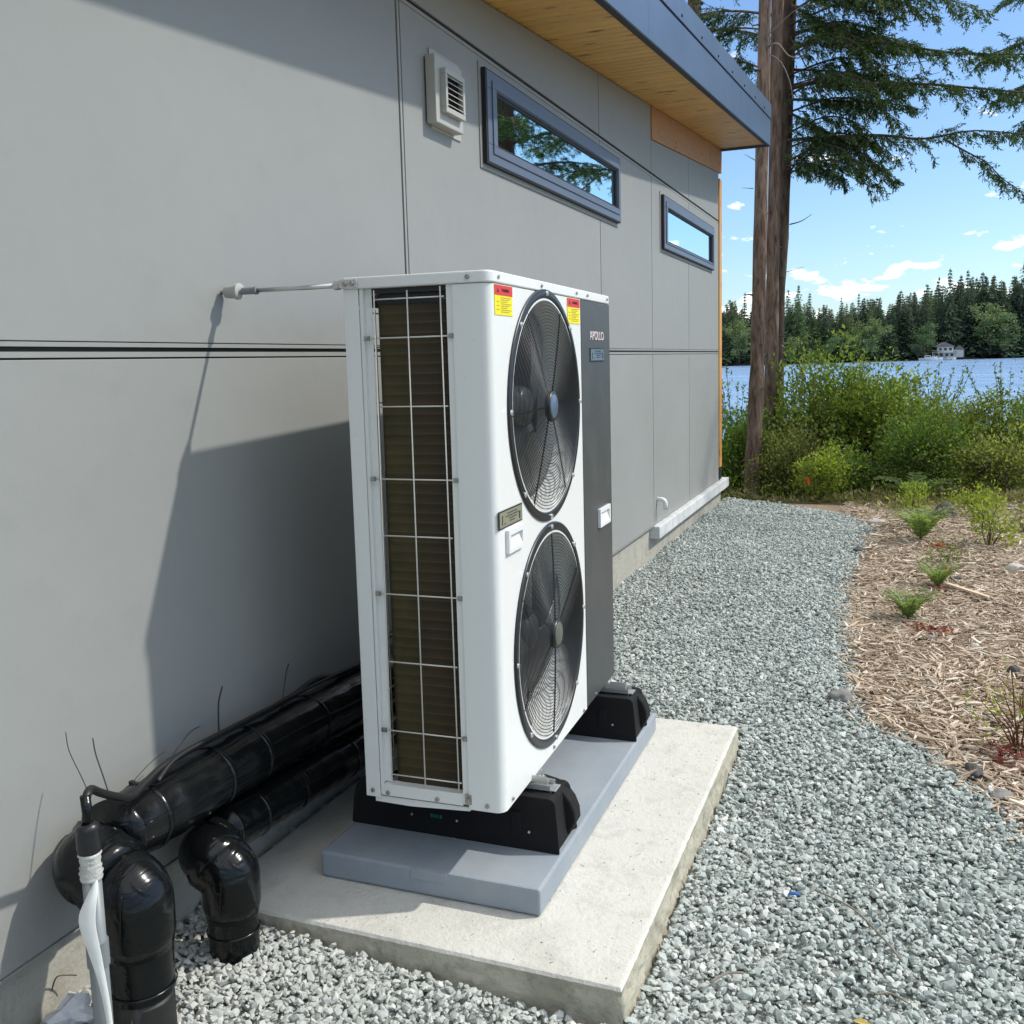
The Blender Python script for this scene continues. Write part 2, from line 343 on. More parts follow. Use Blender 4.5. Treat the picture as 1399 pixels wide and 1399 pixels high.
m_stone = mat('crushed_stone', (.4, .42, .41), .8, spec=.35, fn=f_stone)
def f_chip(t, b, co):
    r = objrand(t); col = t.ramp(r, [(0, (.22, .15, .10)), (.2, (.42, .32, .23)), (.5, (.58, .47, .35)), (.8, (.70, .60, .47)), (1, (.82, .75, .63))])
    mp = t.n('ShaderNodeMapping', i_0=co, i_Scale=(1, 14, 14)); t.l(t.mix(t.math('MULTIPLY', t.noise(mp.outputs[0], 2, 3), .4), col, (.16, .11, .07)), b.inputs['Base Color'])
m_chip = mat('wood_chip', (.4, .3, .2), .85, spec=.2, fn=f_chip)
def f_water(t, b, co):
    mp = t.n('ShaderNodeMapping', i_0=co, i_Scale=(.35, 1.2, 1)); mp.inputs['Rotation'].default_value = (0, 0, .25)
    m3 = t.n('ShaderNodeMapping', i_0=co, i_Scale=(.012, .05, 1)); t.l(t.mix(t.ramp(t.noise(m3.outputs[0], 1, 6, .65, .5), [(.35, 0), (.65, 1)]), (.12, .24, .43), (.23, .37, .58)), b.inputs['Base Color'])  # base colour brightened and streaked to paint in sky reflection and ripples
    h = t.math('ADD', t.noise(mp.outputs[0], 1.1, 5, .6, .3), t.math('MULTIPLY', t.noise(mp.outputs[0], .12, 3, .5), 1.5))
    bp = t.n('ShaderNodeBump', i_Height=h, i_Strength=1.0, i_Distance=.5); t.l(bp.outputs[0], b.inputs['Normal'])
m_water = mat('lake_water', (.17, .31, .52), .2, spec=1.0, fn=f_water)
m_water.node_tree.nodes['Principled BSDF'].inputs['IOR'].default_value = 1.33
m_hwall = mat('white_house_wall', (.55, .56, .55), .7); m_hroof = mat('grey_house_roof', (.16, .15, .14), .8); m_hwin = mat('dark_house_window', (.03, .035, .04), .2); m_boat = mat('white_boat_hull', (.75, .75, .74), .4)
m_blue = mat('blue_plastic_scrap', (.05, .16, .42), .4); m_yleaf = mat('yellow_dead_leaf', (.55, .42, .12), .7)
m_twig = mat('weathered_twig', (.22, .19, .15), .85)

# ------------------------------------------------------------------ setting: ground, water, far bank
def sm(a, b, x):
    t = np.clip((x-a)/(b-a), 0, 1); return t*t*(3-2*t)
def hn(x, y):      # gentle unevenness of the yard
    return .006*np.sin(3.1*x+1.3*y)+.005*np.sin(7.3*y-2.2*x+1)+.004*np.sin(11*x+5*y)
def gh(x, y):      # ground height
    x = np.asarray(x, float); y = np.asarray(y, float)
    z = .012+hn(x, y)+.085*(1-sm(.05, 1.2, x))*(1-sm(-.5, .35, y))
    z = z+.03*sm(1.45, 2.2, x)*sm(.5, 2, y)+.10*sm(2.0, 5, x)*sm(3, 8, y)
    z = z-.17*sm(8.15, 9.05, y)*(1-sm(.9, 2.0, x))-.9*sm(11.6, 14.5, y)-2.7*sm(14, 22, y)
    return z
def grid_sheet(name, xs, ys, zf, m, off=0):
    X, Y = np.meshgrid(xs, ys); Z = zf(X, Y)+off; nx, ny = len(xs), len(ys)
    vs = np.stack([X, Y, Z], -1).reshape(-1, 3); fs = [(j*nx+i, j*nx+i+1, (j+1)*nx+i+1, (j+1)*nx+i) for j in range(ny-1) for i in range(nx-1)]
    mb = MB(); mb.v = [tuple(v) for v in vs]; mb.f = fs
    return mb.build(name, m, smooth=True, recalc=False)
edge = [(-2.2,9.0), (-.03, 8.2), (.54, 7.85), (1.06, 7.45), (1.40, 7.0), (1.52, 6.5), (1.45, 5.4), (1.41, 4.4), (1.44, 3.4), (1.49, 2.7), (1.52, 2.1), (1.62, 1.85), (1.75, 1.70), (1.88, 1.49), (1.99, 1.27), (2.09, 1.03), (2.3, .5), (2.7, -.2), (3.3, -1.0), (4.2, -2.0), (5, -3)]
ex = np.array([p[0] for p in edge]); ey = np.array([p[1] for p in edge])
def edge_x(y): return np.interp(-np.asarray(y), -ey[1:], ex[1:])
grid_sheet('ground', np.concatenate([[-60, -20, -8], np.linspace(-4, 8, 61), [12, 20, 40, 80]]), np.concatenate([[-40, -12, -6], np.linspace(-4, 14, 91), [16, 18, 20, 23, 26, 30]]), gh, m_soil, -.035)['kind'] = 'structure'
# gravel bed and mulch bed, following the curved border
def strip(name, f0, f1, y0, y1, m, off):
    ys = np.linspace(y0, y1, 70); k = 14; vs = []
    for y in ys:
        a, b = f0(y), f1(y)
        for i in range(k): x = a+(b-a)*i/(k-1); vs.append((x, y, float(gh(x, y))+off))
    mb = MB(); mb.v = vs; mb.f = [(j*k+i, j*k+i+1, (j+1)*k+i+1, (j+1)*k+i) for j in range(69) for i in range(k-1)]
    o = mb.build(name, m, smooth=True, recalc=False); o['kind'] = 'structure'; return o
strip('gravel_bed', lambda y: -.04, lambda y: float(edge_x(y)), -3, 8.15, m_gbed, -.016)
strip('mulch_bed', lambda y: float(edge_x(y)), lambda y: 6.5, -3, 7.9, m_mbed, -.012)
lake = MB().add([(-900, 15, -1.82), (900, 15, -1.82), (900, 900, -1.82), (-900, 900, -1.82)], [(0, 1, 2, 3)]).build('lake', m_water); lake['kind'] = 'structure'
# far bank: polar about the yard; shoreline distance varies with bearing
def shore_d(az): return np.interp(az, [-40, -8, 0, 6, 9, 20, 45], [250, 360, 400, 440, 445, 430, 380])
azs = np.linspace(-60, 60, 121); vs = []; rr = [0, 4, 12, 40, 120, 500]; hh = [-2.2, -1.3, .3, 2.5, 5, 8]
for a in azs:
    D = shore_d(a)+1.8*math.sin(a*1.7)+1.1*math.sin(a*4.1)
    for q, h in zip(rr, hh): vs.append((1.7+(D+q)*math.sin(math.radians(a)), -2.2+(D+q)*math.cos(math.radians(a)), h))
mb = MB(); mb.v = vs; mb.f = [(i*6+k, (i+1)*6+k, (i+1)*6+k+1, i*6+k+1) for i in range(120) for k in range(5)]
mb.build('far_bank', m_shore, smooth=True, recalc=False)['kind'] = 'structure'

# ------------------------------------------------------------------ loose gravel and wood chips (nobody could count them)
def source(name, meshes):
    c = bpy.data.collections.new(name)
    for me in meshes: c.objects.link(bpy.data.objects.new(me.name, me))
    return c
def scatter(name, P, R, Sc, coll, label, cat):
    me = bpy.data.meshes.new(name); me.vertices.add(len(P)); me.vertices.foreach_set('co', np.asarray(P, np.float32).ravel())
    for an, arr in (('rot', R), ('scl', Sc)):
        at = me.attributes.new(an, 'FLOAT_VECTOR', 'POINT'); at.data.foreach_set('vector', np.asarray(arr, np.float32).ravel())
    o = bpy.data.objects.new(name, me); COL.objects.link(o)
    g = bpy.data.node_groups.new(name+'_scatter', 'GeometryNodeTree')
    g.interface.new_socket('Geometry', in_out='INPUT', socket_type='NodeSocketGeometry'); g.interface.new_socket('Geometry', in_out='OUTPUT', socket_type='NodeSocketGeometry')
    N = g.nodes; a = N.new('NodeGroupInput'); b = N.new('NodeGroupOutput'); ip = N.new('GeometryNodeInstanceOnPoints'); ci = N.new('GeometryNodeCollectionInfo')
    ci.inputs[0].default_value = coll; ci.inputs['Separate Children'].default_value = True; ci.inputs['Reset Children'].default_value = True
    ip.inputs['Pick Instance'].default_value = True
    ra = N.new('GeometryNodeInputNamedAttribute'); ra.data_type = 'FLOAT_VECTOR'; ra.inputs[0].default_value = 'rot'
    sa = N.new('GeometryNodeInputNamedAttribute'); sa.data_type = 'FLOAT_VECTOR'; sa.inputs[0].default_value = 'scl'
    er = N.new('FunctionNodeEulerToRotation')
    L = g.links; L.new(a.outputs[0], ip.inputs['Points']); L.new(ci.outputs[0], ip.inputs['Instance'])
    L.new(ra.outputs['Attribute'], er.inputs[0]); L.new(er.outputs[0], ip.inputs['Rotation']); L.new(sa.outputs['Attribute'], ip.inputs['Scale']); L.new(ip.outputs[0], b.inputs[0])
    md = o.modifiers.new('scatter', 'NODES'); md.node_group = g
    return tag(o, label, cat, kind='stuff')
def stone_mesh(i):
    bm = bmesh.new(); bmesh.ops.create_icosphere(bm, subdivisions=1, radius=1)
    rs = random.Random(100+i)
    for k in range(5):                                   # knock flat facets off
        nrm = Vector((rs.gauss(0,1), rs.gauss(0,1), rs.gauss(0,1))).normalized(); d = rs.uniform(.45, .8)
        for v in bm.verts:
            q = v.co.dot(nrm)
            if q > d: v.co -= nrm*(q-d)
    for v in bm.verts: v.co = Vector((v.co.x*1.15, v.co.y*.9, v.co.z*.72))*rs.uniform(.93, 1.07)
    me = bpy.data.meshes.new('stone'); bm.to_mesh(me); bm.free(); me.materials.append(m_stone); return me
stones = source('stone_shapes', [stone_mesh(i) for i in range(9)])
def in_slab(x, y): return (x > -.002) & (x < 1.155) & (y > -.235) & (y < 1.47)
PP = []
for y0, y1, x0, x1, dens in ((-.25, 1.5, -.03, -.002, 14000), (-2.2, .9, -.03, 3.2, 10500), (.9, 3, -.03, 2.2, 8500), (3, 8.2, -.03, 1.6, 6500)):
    k = int((y1-y0)*(x1-x0)*dens); x = rng.uniform(x0, x1, k); y = rng.uniform(y0, y1, k)
    ok = (x < edge_x(y)+rng.normal(0, .035, k)) & ~in_slab(x, y); PP.append(np.stack([x[ok], y[ok]], 1))
xy = np.concatenate(PP); k = len(xy)
sz = np.clip(rng.lognormal(math.log(.0086), .38, k), .003, .021)
z = gh(xy[:, 0], xy[:, 1])+rng.uniform(-.013, .006, k)
z = np.where((xy[:, 0] < .002) & (xy[:, 1] > -.23) & (xy[:, 1] < 1.5), rng.uniform(.055, .085, k), z)
z += .025*np.exp(-((xy[:, 0]-1.16)/.05)**2)*(xy[:, 1] < 1.5)*(xy[:, 1] > -.3)*.35
scatter('gravel', np.column_stack([xy, z]), np.column_stack([rng.normal(0, .45, k), rng.normal(0, .45, k), rng.uniform(0, 6.3, k)]), np.column_stack([sz, sz*rng.uniform(.75, 1.1, k), sz*rng.uniform(.5, .95, k)]), stones, 'loose crushed grey-green stone covering the path beside the wall', 'gravel')
def chip_mesh(i):
    rs = random.Random(50+i); m_ = MB(); n_ = 4; L = 1; prev = None
    xs = [-1, -.35, .4, 1]; bend = rs.uniform(-.12, .12)
    vs = []
    for j, x in enumerate(xs):
        w = (.10, .2, .18, .06)[j]*rs.uniform(.7, 1.2); h = .05*rs.uniform(.6, 1.3); zz = bend*(1-x*x)
        vs += [(x, -w, zz-h), (x, w, zz-h), (x, w*.8, zz+h), (x, -w*.8, zz+h)]
    fs = [(0, 1, 2, 3), (15, 14, 13, 12)]+[(j*4+q, j*4+(q+1) % 4, j*4+4+(q+1) % 4, j*4+4+q) for j in range(3) for q in range(4)]
    m_.add(vs, fs); return m_.mesh('chip', m_chip)
chips = source('chip_shapes', [chip_mesh(i) for i in range(7)])
PP = []
for y0, y1, x0, x1, dens in ((.2, 3.2, 1.3, 3.4, 5200), (3.2, 8.0, 1.2, 3.6, 3800), (-2, .2, 2.2, 5, 1500), (2, 8.0, 3.6, 6, 900)):
    k = int((y1-y0)*(x1-x0)*dens); x = rng.uniform(x0, x1, k); y = rng.uniform(y0, y1, k)
    ok = (x > edge_x(y)+rng.normal(0.0, .045, k)); PP.append(np.stack([x[ok], y[ok]], 1))
xy = np.concatenate(PP); k = len(xy); L = np.clip(rng.lognormal(math.log(.023), .42, k), .009, .065)
scatter('wood_chips', np.column_stack([xy, gh(xy[:, 0], xy[:, 1])+rng.uniform(-.008, .012, k)]), np.column_stack([rng.normal(0, .35, k), rng.normal(0, .22, k), rng.normal(-.35, 1.0, k)]), np.column_stack([L, L*rng.uniform(.4, 1.0, k)*.9, L*.9]), chips, 'tan shredded wood chip mulch spread right of the gravel path', 'wood chips')

# ------------------------------------------------------------------ the house
house = empty('house', (0, 0, 0), 'modern house with grey panel cladding, pine soffit and slate-blue eave fascia', 'house')
RM = .0827; SOZ = 2.8844; XE = .4691
YJ = [-3.83, -1.38, 1.0585, 3.538, 4.825, 6.127, 7.567]
MB().prism([(-3.9, .265), (7.56, .265), (7.56, 2.8804+.0827*7.56), (-3.9, 2.8804-.0827*3.9)], 0, -.6, -.014).build('wall_backing', m_joint, house)
g = .005
def panel(y0, y1, z0, z1, slope=False):
    m_ = MB(); y0 += .013*(y0 == 1.0585 and z0 > 1.5); y1 -= .012*(y1 == 1.0585 and z0 > 1.5)
    if not slope: m_.box(-.0125, 0, y0+g, y1-g, z0, z1)
    else: m_.add([(-.0125, y0+g, z0), (0, y0+g, z0), (0, y1-g, z0), (-.0125, y1-g, z0), (-.0125, y0+g, z1+RM*y0), (0, y0+g, z1+RM*y0), (0, y1-g, z1+RM*y1), (-.0125, y1-g, z1+RM*y1)], [(0,3,2,1),(4,5,6,7),(0,1,5,4),(1,2,6,5),(2,3,7,6),(3,0,4,7)])
    return m_.build('panel', m_wall, house, bevel=.0015)
BM = 2.6502
for i in range(len(YJ)-1):
    a, b = YJ[i], YJ[i+1]
    panel(a, b, .2707, 1.531); panel(a, b, 1.571, 2.790)
    if a > 4.8: panel(a, b, 2.822, BM-.004, True)
    else: panel(a, b, 2.822, SOZ-.006, True)
    # reveal flashings at the two horizontal joints
for z0, z1 in ((1.5355, 1.5480), (1.5590, 1.5690), (2.7925, 2.8060)):
    MB().box(-.012, -.0008, -3.83, 7.565, z0, z1).build('flashing', m_walltrim, house)
MB().box(-.012, .0012, 1.0585-.0070, 1.0585+.0075, 1.572, 3.0).build('flashing', m_walltrim, house)
MB().box(-.012, .0035, -3.83, 4.82, .2645, .2687).build('flashing', m_walltrim, house)
MB().box(-.02, .010, 7.57, 7.70, .40, 3.22).build('corner_trim', m_cedar, house, bevel=.002)
MB().box(-.02, .008, 7.57, 7.695, .275, .398).build('corner_trim', m_gasket, house)['label'] = 'black foot of the cedar corner trim'
MB().box(-7, -.03, -3.95, 7.86, -.3, .262).build('foundation', m_found, house, bevel=.003)
MB().box(-.5, .048, 4.80, 7.90, .1705, .2630).build('ledge', m_ledge, house, bevel=.006)
# beam under the eave
MB().slope_box(-.3, .006, 4.832, 7.72, BM, SOZ-.003, RM).build('beam', m_beam, house, bevel=.003)
# soffit of planks
soff = MB().slope_box(-.3, XE-.012, -3.95, 7.715, SOZ+.022, SOZ+.04, RM).build('soffit', m_joint, house)
pw = .089
pm = MB(); pm.prism([(-pw/2+.003, .014), (-pw/2+.003, 0.011), (-pw/2+.014, 0), (pw/2-.014, 0), (pw/2-.003, .011), (pw/2-.003, .014), (pw/2-.0005, .018), (-pw/2+.0005, .018)], 0, 0, XE-.014+.3)
pmesh = pm.mesh('plank', m_pine)
for i in range(130):
    y = 7.66-i*pw
    if y < -3.9: break
    obj('plank', pmesh, soff, (-.3, y, SOZ+RM*y), (math.atan(RM), 0, 0))
# fascia in three bands with seams
for a, b in ((-3.95, -.19), (-.19, 2.857), (2.857, 5.90), (5.90, 7.735)):
    MB().slope_box(XE-.010, XE, a+.0012, b-.0012, SOZ-.014, 3.1090, RM).build('fascia', m_fascia, house)
for a, b in ((-3.95, -1.25), (-1.25, 1.78), (1.78, 4.80), (4.80, 7.745)):
    MB().slope_box(XE-.010, XE+.006, a+.001, b-.001, 3.121, 3.2535, RM).build('roof_edge_flashing', m_fascia, house)
MB().slope_box(XE-.03, XE-.0105, -3.95, 7.72, SOZ-.005, 3.24, RM).build('fascia_backing', m_joint, house)
MB().slope_box(XE-.046, XE-.0105, -3.95, 7.735, SOZ-.0135, SOZ-.006, RM).build('drip_edge', m_gasket, house)
MB().slope_box(-.6, XE-.012, 7.722, 7.740, SOZ-.022, 3.245, RM).build('fascia', m_fascia, house)['label'] = 'fascia across the far end of the roof'
MB().slope_box(-7, XE-.008, -3.95, 7.71, 3.225, 3.25, RM).build('roof', m_roof, house)
sc = MB()
for k in range(-6, 7):
    y = 3.6368+k*.597; z_ = 3.151+RM*y
    sc.lathe([(.0, .008), (.008, .006), (.010, 0)], (XE+.006, y, z_), 0, 8)
o = sc.build('screws', m_gasket, house); o['kind'] = 'stuff'
# solid body behind, so the house has depth from the side
MB().prism([(-3.9, .265), (7.55, .265), (7.55, 3.2+RM*7.55), (-3.9, 3.2-RM*3.9)], 0, -7, -.62).build('house_body', m_wall, house)

def window(y0, y1, z0, z1, gy0, gy1, gz0, gz1, label):
    w = MB()
    def ring(m_, X0, X1, a, b):                        # rectangular ring between outer a and inner b
        (p0, p1, q0, q1), (r0, r1, s0, s1) = a, b
        m_.box(X0, X1, p0, p1, q0, s0); m_.box(X0, X1, p0, p1, s1, q1); m_.box(X0, X1, p0, r0, s0, s1); m_.box(X0, X1, r1, p1, s0, s1)
    win = MB(); ring(win, -.02, .006, (y0-.022, y1+.010, z0-.022, z1+.022), (y0+.02, y1-.02, z0+.02, z1-.02))
    wo_ = win.build('window', m_walltrim, house, bevel=.001); wo_['label'] = label
    fr = MB(); ring(fr, -.02, .030, (y0+.012, y1-.002, z0+.006, z1-.006), (gy0, gy1, gz0, gz1))
    fr.build('frame', m_frame, wo_, bevel=.003)
    f2 = MB(); ym = .028; ring(f2, .030, .036, (y0+.014+.045, y1-.045, z0+.045, z1-.043), (gy0-.004, gy1+.004, gz0-.004, gz1+.004))
    f2.build('sash', m_frame, wo_, bevel=.002)
    gk = MB(); ring(gk, -.02, .026, (y0, y1, z0, z1), (y0+.0125, y1-.0025, z0+.0065, z1-.0065)); gk.build('gasket', m_gasket, wo_)
    g2 = MB(); ring(g2, .0, .020, (gy0-.002, gy1+.002, gz0-.002, gz1+.002), (gy0+.012, gy1-.012, gz0+.012, gz1-.012)); g2.build('gasket', m_gasket, wo_)
    MB().box(-.01, .012, gy0-.001, gy1+.001, gz0-.001, gz1+.001).build('pane', m_glass, wo_)
window(1.7786, 3.900, 2.3512, 2.7443, 1.885, 3.832, 2.434, 2.667, 'long narrow window nearer the camera above the white unit')
window(5.098, 7.186, 2.3117, 2.7069, 5.205, 7.100, 2.372, 2.622, 'far narrow window by the house corner')
# wall vent
v0 = MB().box(-.005, .006, 1.292, 1.56, 2.395, 2.690).build('vent', m_vent, house, bevel=.001); v0['label'] = 'square grey louvred wall vent left of the near window'
MB().box(.006, .048, 1.250, 1.492, 2.405, 2.652).build('mounting_block', m_vent, v0, bevel=.004)
vf = MB()
for a in ((1.290, 1.465, 2.448, 2.468), (1.290, 1.465, 2.590, 2.609), (1.290, 1.308, 2.468, 2.590), (1.447, 1.465, 2.468, 2.590)): vf.box(.048, .072, *a)
vf.build('louvre_frame', m_vent, v0, bevel=.002)
MB().box(.0485, .050, 1.308, 1.447, 2.468, 2.590).build('backing', m_joint, v0)
for i in range(6):
    z_ = 2.477+i*.0205
    MB().add([(.052, 1.309, z_+.012), (.071, 1.309, z_), (.071, 1.446, z_), (.052, 1.446, z_+.012), (.052, 1.309, z_+.0145), (.071, 1.309, z_+.003), (.071, 1.446, z_+.003), (.052, 1.446, z_+.0145)], [(0,3,2,1),(4,5,6,7),(0,1,5,4),(1,2,6,5),(2,3,7,6),(3,0,4,7)]).build('slat', m_vent, v0)
# white drain elbow
pts = [(-.02, 4.92, .452)]+[(.03+.035*math.sin(a), 4.92, .417+.035*math.cos(a)) for a in np.linspace(0, PI/2, 7)]+[(.065, 4.92, .375)]
MB().tube(pts, .017, 12).build('drain_elbow', m_pvcw, house, smooth=True)

# ------------------------------------------------------------------ slab and base
sl_ = MB()
n1 = 60; xs = np.linspace(-.004, 1.1328, n1); ys = np.linspace(-.2074, 1.4359, n1+30)
prof = [(x, ys[0]) for x in xs[:-1]]+[(xs[-1], y) for y in ys[:-1]]+[(x, ys[-1]) for x in xs[:0:-1]]+[(xs[0], y) for y in ys[:0:-1]]
mtop = MB(); c = (.55, .6); R_ = []
for lvl, (z_, d, j) in enumerate(((.1, 0, .0004), (.093, .005, .0006), (.080, .005, .0022), (.06, .006, .0028), (.04, .008, .003), (.02, .010, .003), (.0, .012, .003), (-.05, .016, .003))):
    R_.append([(p[0]+(.0 if p[0] < .0 else d*(1 if p[0] > 1.13 else 0))+(rng.normal(0, j) if p[0] > 0 else 0), p[1]+d*(-1 if p[1] < -.2 else (1 if p[1] > 1.43 else 0))+rng.normal(0, j), z_+rng.normal(0, .15*j)) for p in prof])
N_ = len(prof)
inner = [(c[0]+(p[0]-c[0])*(1-.010)+rng.normal(0, .0006), c[1]+(p[1]-c[1])*(1-.009)+rng.normal(0, .0006), .1012) for p in prof]
slab = MB().add(inner, [tuple(range(N_))]); slab.add(inner+R_[0]+R_[1], [(k, (k+1) % N_, N_+(k+1) % N_, N_+k) for k in range(N_)]+[(N_+k, N_+(k+1) % N_, 2*N_+(k+1) % N_, 2*N_+k) for k in range(N_)])
so_ = slab.build('concrete_slab', m_slab, None, auto=30); tag(so_, 'pale cast concrete pad on the gravel against the house foundation', 'concrete slab')
sd_ = MB(); allr = R_[1:]
for a, b in zip(allr[:-1], allr[1:]): sd_.add(a+b, [(k, (k+1) % N_, N_+(k+1) % N_, N_+k) for k in range(N_)])
sd_.build('slab_side', m_slabside, so_, smooth=True)
MB().prism([(.03, -.16), (1.09, -.16), (1.09, 1.40), (.03, 1.40)], 2, -.05, .09).build('slab_core', m_slabside, so_)
bp_ = empty('equipment_base', (.4, 0, .1005), 'low blue-grey composite base between the concrete slab and the rubber feet', 'equipment base', rz=.0106)
MB().box(-.1733, .4698, -.0149, 1.2927, .0035, .0755).build('pad', m_base, bp_, bevel=.007)
MB().box(.105, .210, -.0175, -.010, .045, .0745).build('moulded_tab', m_base, bp_, bevel=.002)

# ------------------------------------------------------------------ heat pump
F = .37; ZB = .352; WD = 1.158
hp = empty('heat_pump', (.4, 0, 0), 'tall white twin-fan heat pump with charcoal side panel, standing on black rubber feet', 'heat pump', rz=.0344)
FC = [(.425, 1.374), (.425, .711)]; RH = .304
YP = .790
# front sheet with two openings, rounded corner and return along the side
fp = MB(); ns = 96
cells = [(.026, YP, 1.0425, 1.692), (.026, YP, ZB, 1.0425)]
for (y0, y1, z0, z1), (cy, cz) in zip(cells, FC):
    angs = sorted(set([2*PI*k/ns for k in range(ns)]+[math.atan2(zz-cz, yy-cy) % (2*PI) for yy in (y0, y1) for zz in (z0, z1)]))
    ci, ro = [], []
    for a in angs:
        ca, sa = math.cos(a), math.sin(a); ci.append((F, cy+RH*ca, cz+RH*sa))
        t_ = min([((y1-cy)/ca if ca > 1e-9 else (y0-cy)/ca if ca < -1e-9 else 9), ((z1-cz)/sa if sa > 1e-9 else (z0-cz)/sa if sa < -1e-9 else 9)])
        ro.append((F, cy+t_*ca, cz+t_*sa))
    m = len(angs); fp.add(ci+ro, [(k, (k+1) % m, m+(k+1) % m, m+k) for k in range(m)])
    lip = [(F-.035*math.sin(q)*1.0, ) for q in ()]
    fp.lathe([(RH, F), (RH-.002, F+.004), (RH-.007, F+.0045), (RH-.013, F-.002), (RH-.016, F-.02), (RH-.016, F-.125), (RH+.01, F-.15)], (0, cy, cz), 0, 64)
arc = [(F-.026+.026*math.cos(a), .026-.026*math.sin(a)) for a in np.linspace(0, PI/2, 9)]
poly = arc+[(.2720, 0), (.2720, .016)]
fp.add([(p[0], p[1], z_) for z_ in (ZB, 1.692) for p in poly], [(k, k+1, k+1+len(poly), k+len(poly)) for k in range(len(poly)-1)])
fp.add([(p[0], p[1], ZB) for p in arc]+[(F-.012, YP, ZB), (F, YP, ZB)][::-1]+[(.2720, 0, ZB)], [])
fpo = fp.build('front_panel', m_white, hp, auto=35, recalc=False)
MB().box(F-.012, F-.001, .03, YP-.001, ZB, ZB+.010).build('bottom_flange', m_white, hp)
# charcoal control panel, with far side
MB().box(F-.02, F+.002, YP+.002, WD, ZB+.003, 1.6925).build('control_panel', m_dark, hp, bevel=.004)
MB().box(-.02, F-.022, WD-.012, WD, ZB, 1.692).build('far_side_panel', m_white, hp, bevel=.002)
# lid
lp = []
for cx_, cy_, a0 in ((F-.022, .022, -PI/2), (F-.012, WD-.010, 0), (-.0195, WD-.010, PI/2), (-.0195, .006, PI)):
    rr_ = .026 if a0 == -PI/2 else .014 if a0 == 0 else .01
    for a in np.linspace(a0, a0+PI/2, 7): lp.append((cx_+rr_*math.cos(a), cy_+rr_*math.sin(a)))
lid = MB().prism(lp, 2, 1.6935, 1.7225).build('lid', m_white, hp, auto=40); b_ = lid.modifiers.new('bevel', 'BEVEL'); b_.width = .004; b_.segments = 3; b_.limit_method = 'ANGLE'; b_.angle_limit = math.radians(60)
# back corner post (angle section), inner flange, side strip, bottom rail
MB().box(-.0268, .0154, 0, .0015, ZB, 1.693).box(-.0268, -.0250, .0015, .05, ZB, 1.693).build('corner_post', m_white, hp, bevel=.0008)
MB().box(.0156, .0255, .004, .0055, ZB+.006, 1.693).box(.0240, .0255, .0055, .018, .392, 1.693).box(.0257, .0440, .0165, .018, .392, 1.693).build('post_flange', m_white, hp)
MB().box(.2543, .2715, .004, .0055, ZB+.01, 1.693).box(.2543, .2558, .0055, .03, .392, 1.693).build('side_strip', m_white, hp)
MB().box(.0257, .2543, .003, .0050, ZB+.006, .390).box(.0257, .2543, .0050, .03, .3885, .390).build('bottom_rail', m_white, hp)
MB().add([(-.005, .010, .352), (.27, .010, .352), (.27, .010, .342), (.10, .010, .333), (-.005, .010, .335), (-.005, WD-.02, .352), (.34, WD-.02, .352), (.34, WD-.02, .338), (.10, WD-.02, .333), (-.005, WD-.02, .335)], [(0,1,2,3,4),(9,8,7,6,5),(0,5,6,1),(1,6,7,2),(2,7,8,3),(3,8,9,4),(4,9,5,0)]).build('base_pan', m_white, hp)
# back rails and inside
MB().box(-.0268, -.025, .06, WD, ZB, .392).box(-.0268, -.025, .06, WD, 1.655, 1.693).box(-.0268, -.025, WD-.05, WD, .392, 1.655).build('back_frame', m_white, hp)
MB().box(F-.16, F-.155, .035, YP, .40, 1.66).build('plenum_back', m_black, hp)
MB().box(.07, F-.03, YP+.01, YP+.015, ZB, 1.69).build('partition', m_plenum, hp)
MB().box(.0, .33, .02, WD-.02, 1.680, 1.692).build('top_inner', m_black, hp)
MB().box(.0, .33, .02, WD-.02, ZB+.002, ZB+.008).build('floor_pan', m_plenum, hp)
# L-shaped coil with a rounded bend
outer = [(.2535, .0275)]+[(.068+.020*math.cos(a), .0475+.020*math.sin(a)) for a in np.linspace(-PI/2, -PI, 7)]+[(.048, WD-.06)]
innr = [(.115, WD-.06), (.115, .095), (.2535, .095)]
MB().prism(outer+innr, 2, ZB+.012, 1.652).build('coil', m_coil, hp, auto=30)
MB().box(.05, .2535, .034, .10, 1.653, 1.679).build('coil_header', m_joint, hp)
# side guard, every wire its own piece
sg = MB().box(.2450, .2530, .0062, .0072, 1.660, 1.6605).build('side_guard', m_wirew, hp)
wr = .0019
for (xt, xb, zt, zb) in ((.0597, .0525, 1.688, .405), (.1511, .1490, 1.684, .402), (.2405, .2450, 1.690, .399)):
    MB().tube([(xt, -.0005, zt), (xb, -.0005, zb)], wr, 8).build('wire', m_wirew, sg, smooth=True)
for i, (z1_, xl, xr) in enumerate(((1.665, .0585, .249), (1.569, .034, .2653), (1.397, .055, .250), (1.212, .033, .2659), (1.0650, .055, .250), (.911, .033, .269), (.7297, .052, .250), (.5415, .0304, .2701), (.4195, .048, .252))):
    MB().tube([(xl, .003, z1_), (xr, .003, z1_)], wr, 8).build('wire', m_wirew, sg, smooth=True)
for z1_ in (1.569, 1.212, .911, .5415):
    for x_ in (.034, .266):
        MB().box(x_-.007, x_+.007, -.0006, .004, z1_-.006, z1_+.006).lathe([(0, -.0035), (.0045, -.003), (.005, 0)], (x_, -.0007, z1_+.001), 1, 10).build('clip', m_screw, sg)
bg_ = MB()
for z1_ in (.46, .60, .75, .911, 1.065, 1.212, 1.40, 1.55, 1.64): bg_.tube([(-.022, .055, z1_), (-.022, WD-.04, z1_)], wr, 6)
for y1_ in np.arange(.08, WD-.05, .085): bg_.tube([(-.026, y1_, .40), (-.026, y1_, 1.65)], wr, 6)
bg_.build('back_guard', m_wirew, hp, smooth=True)
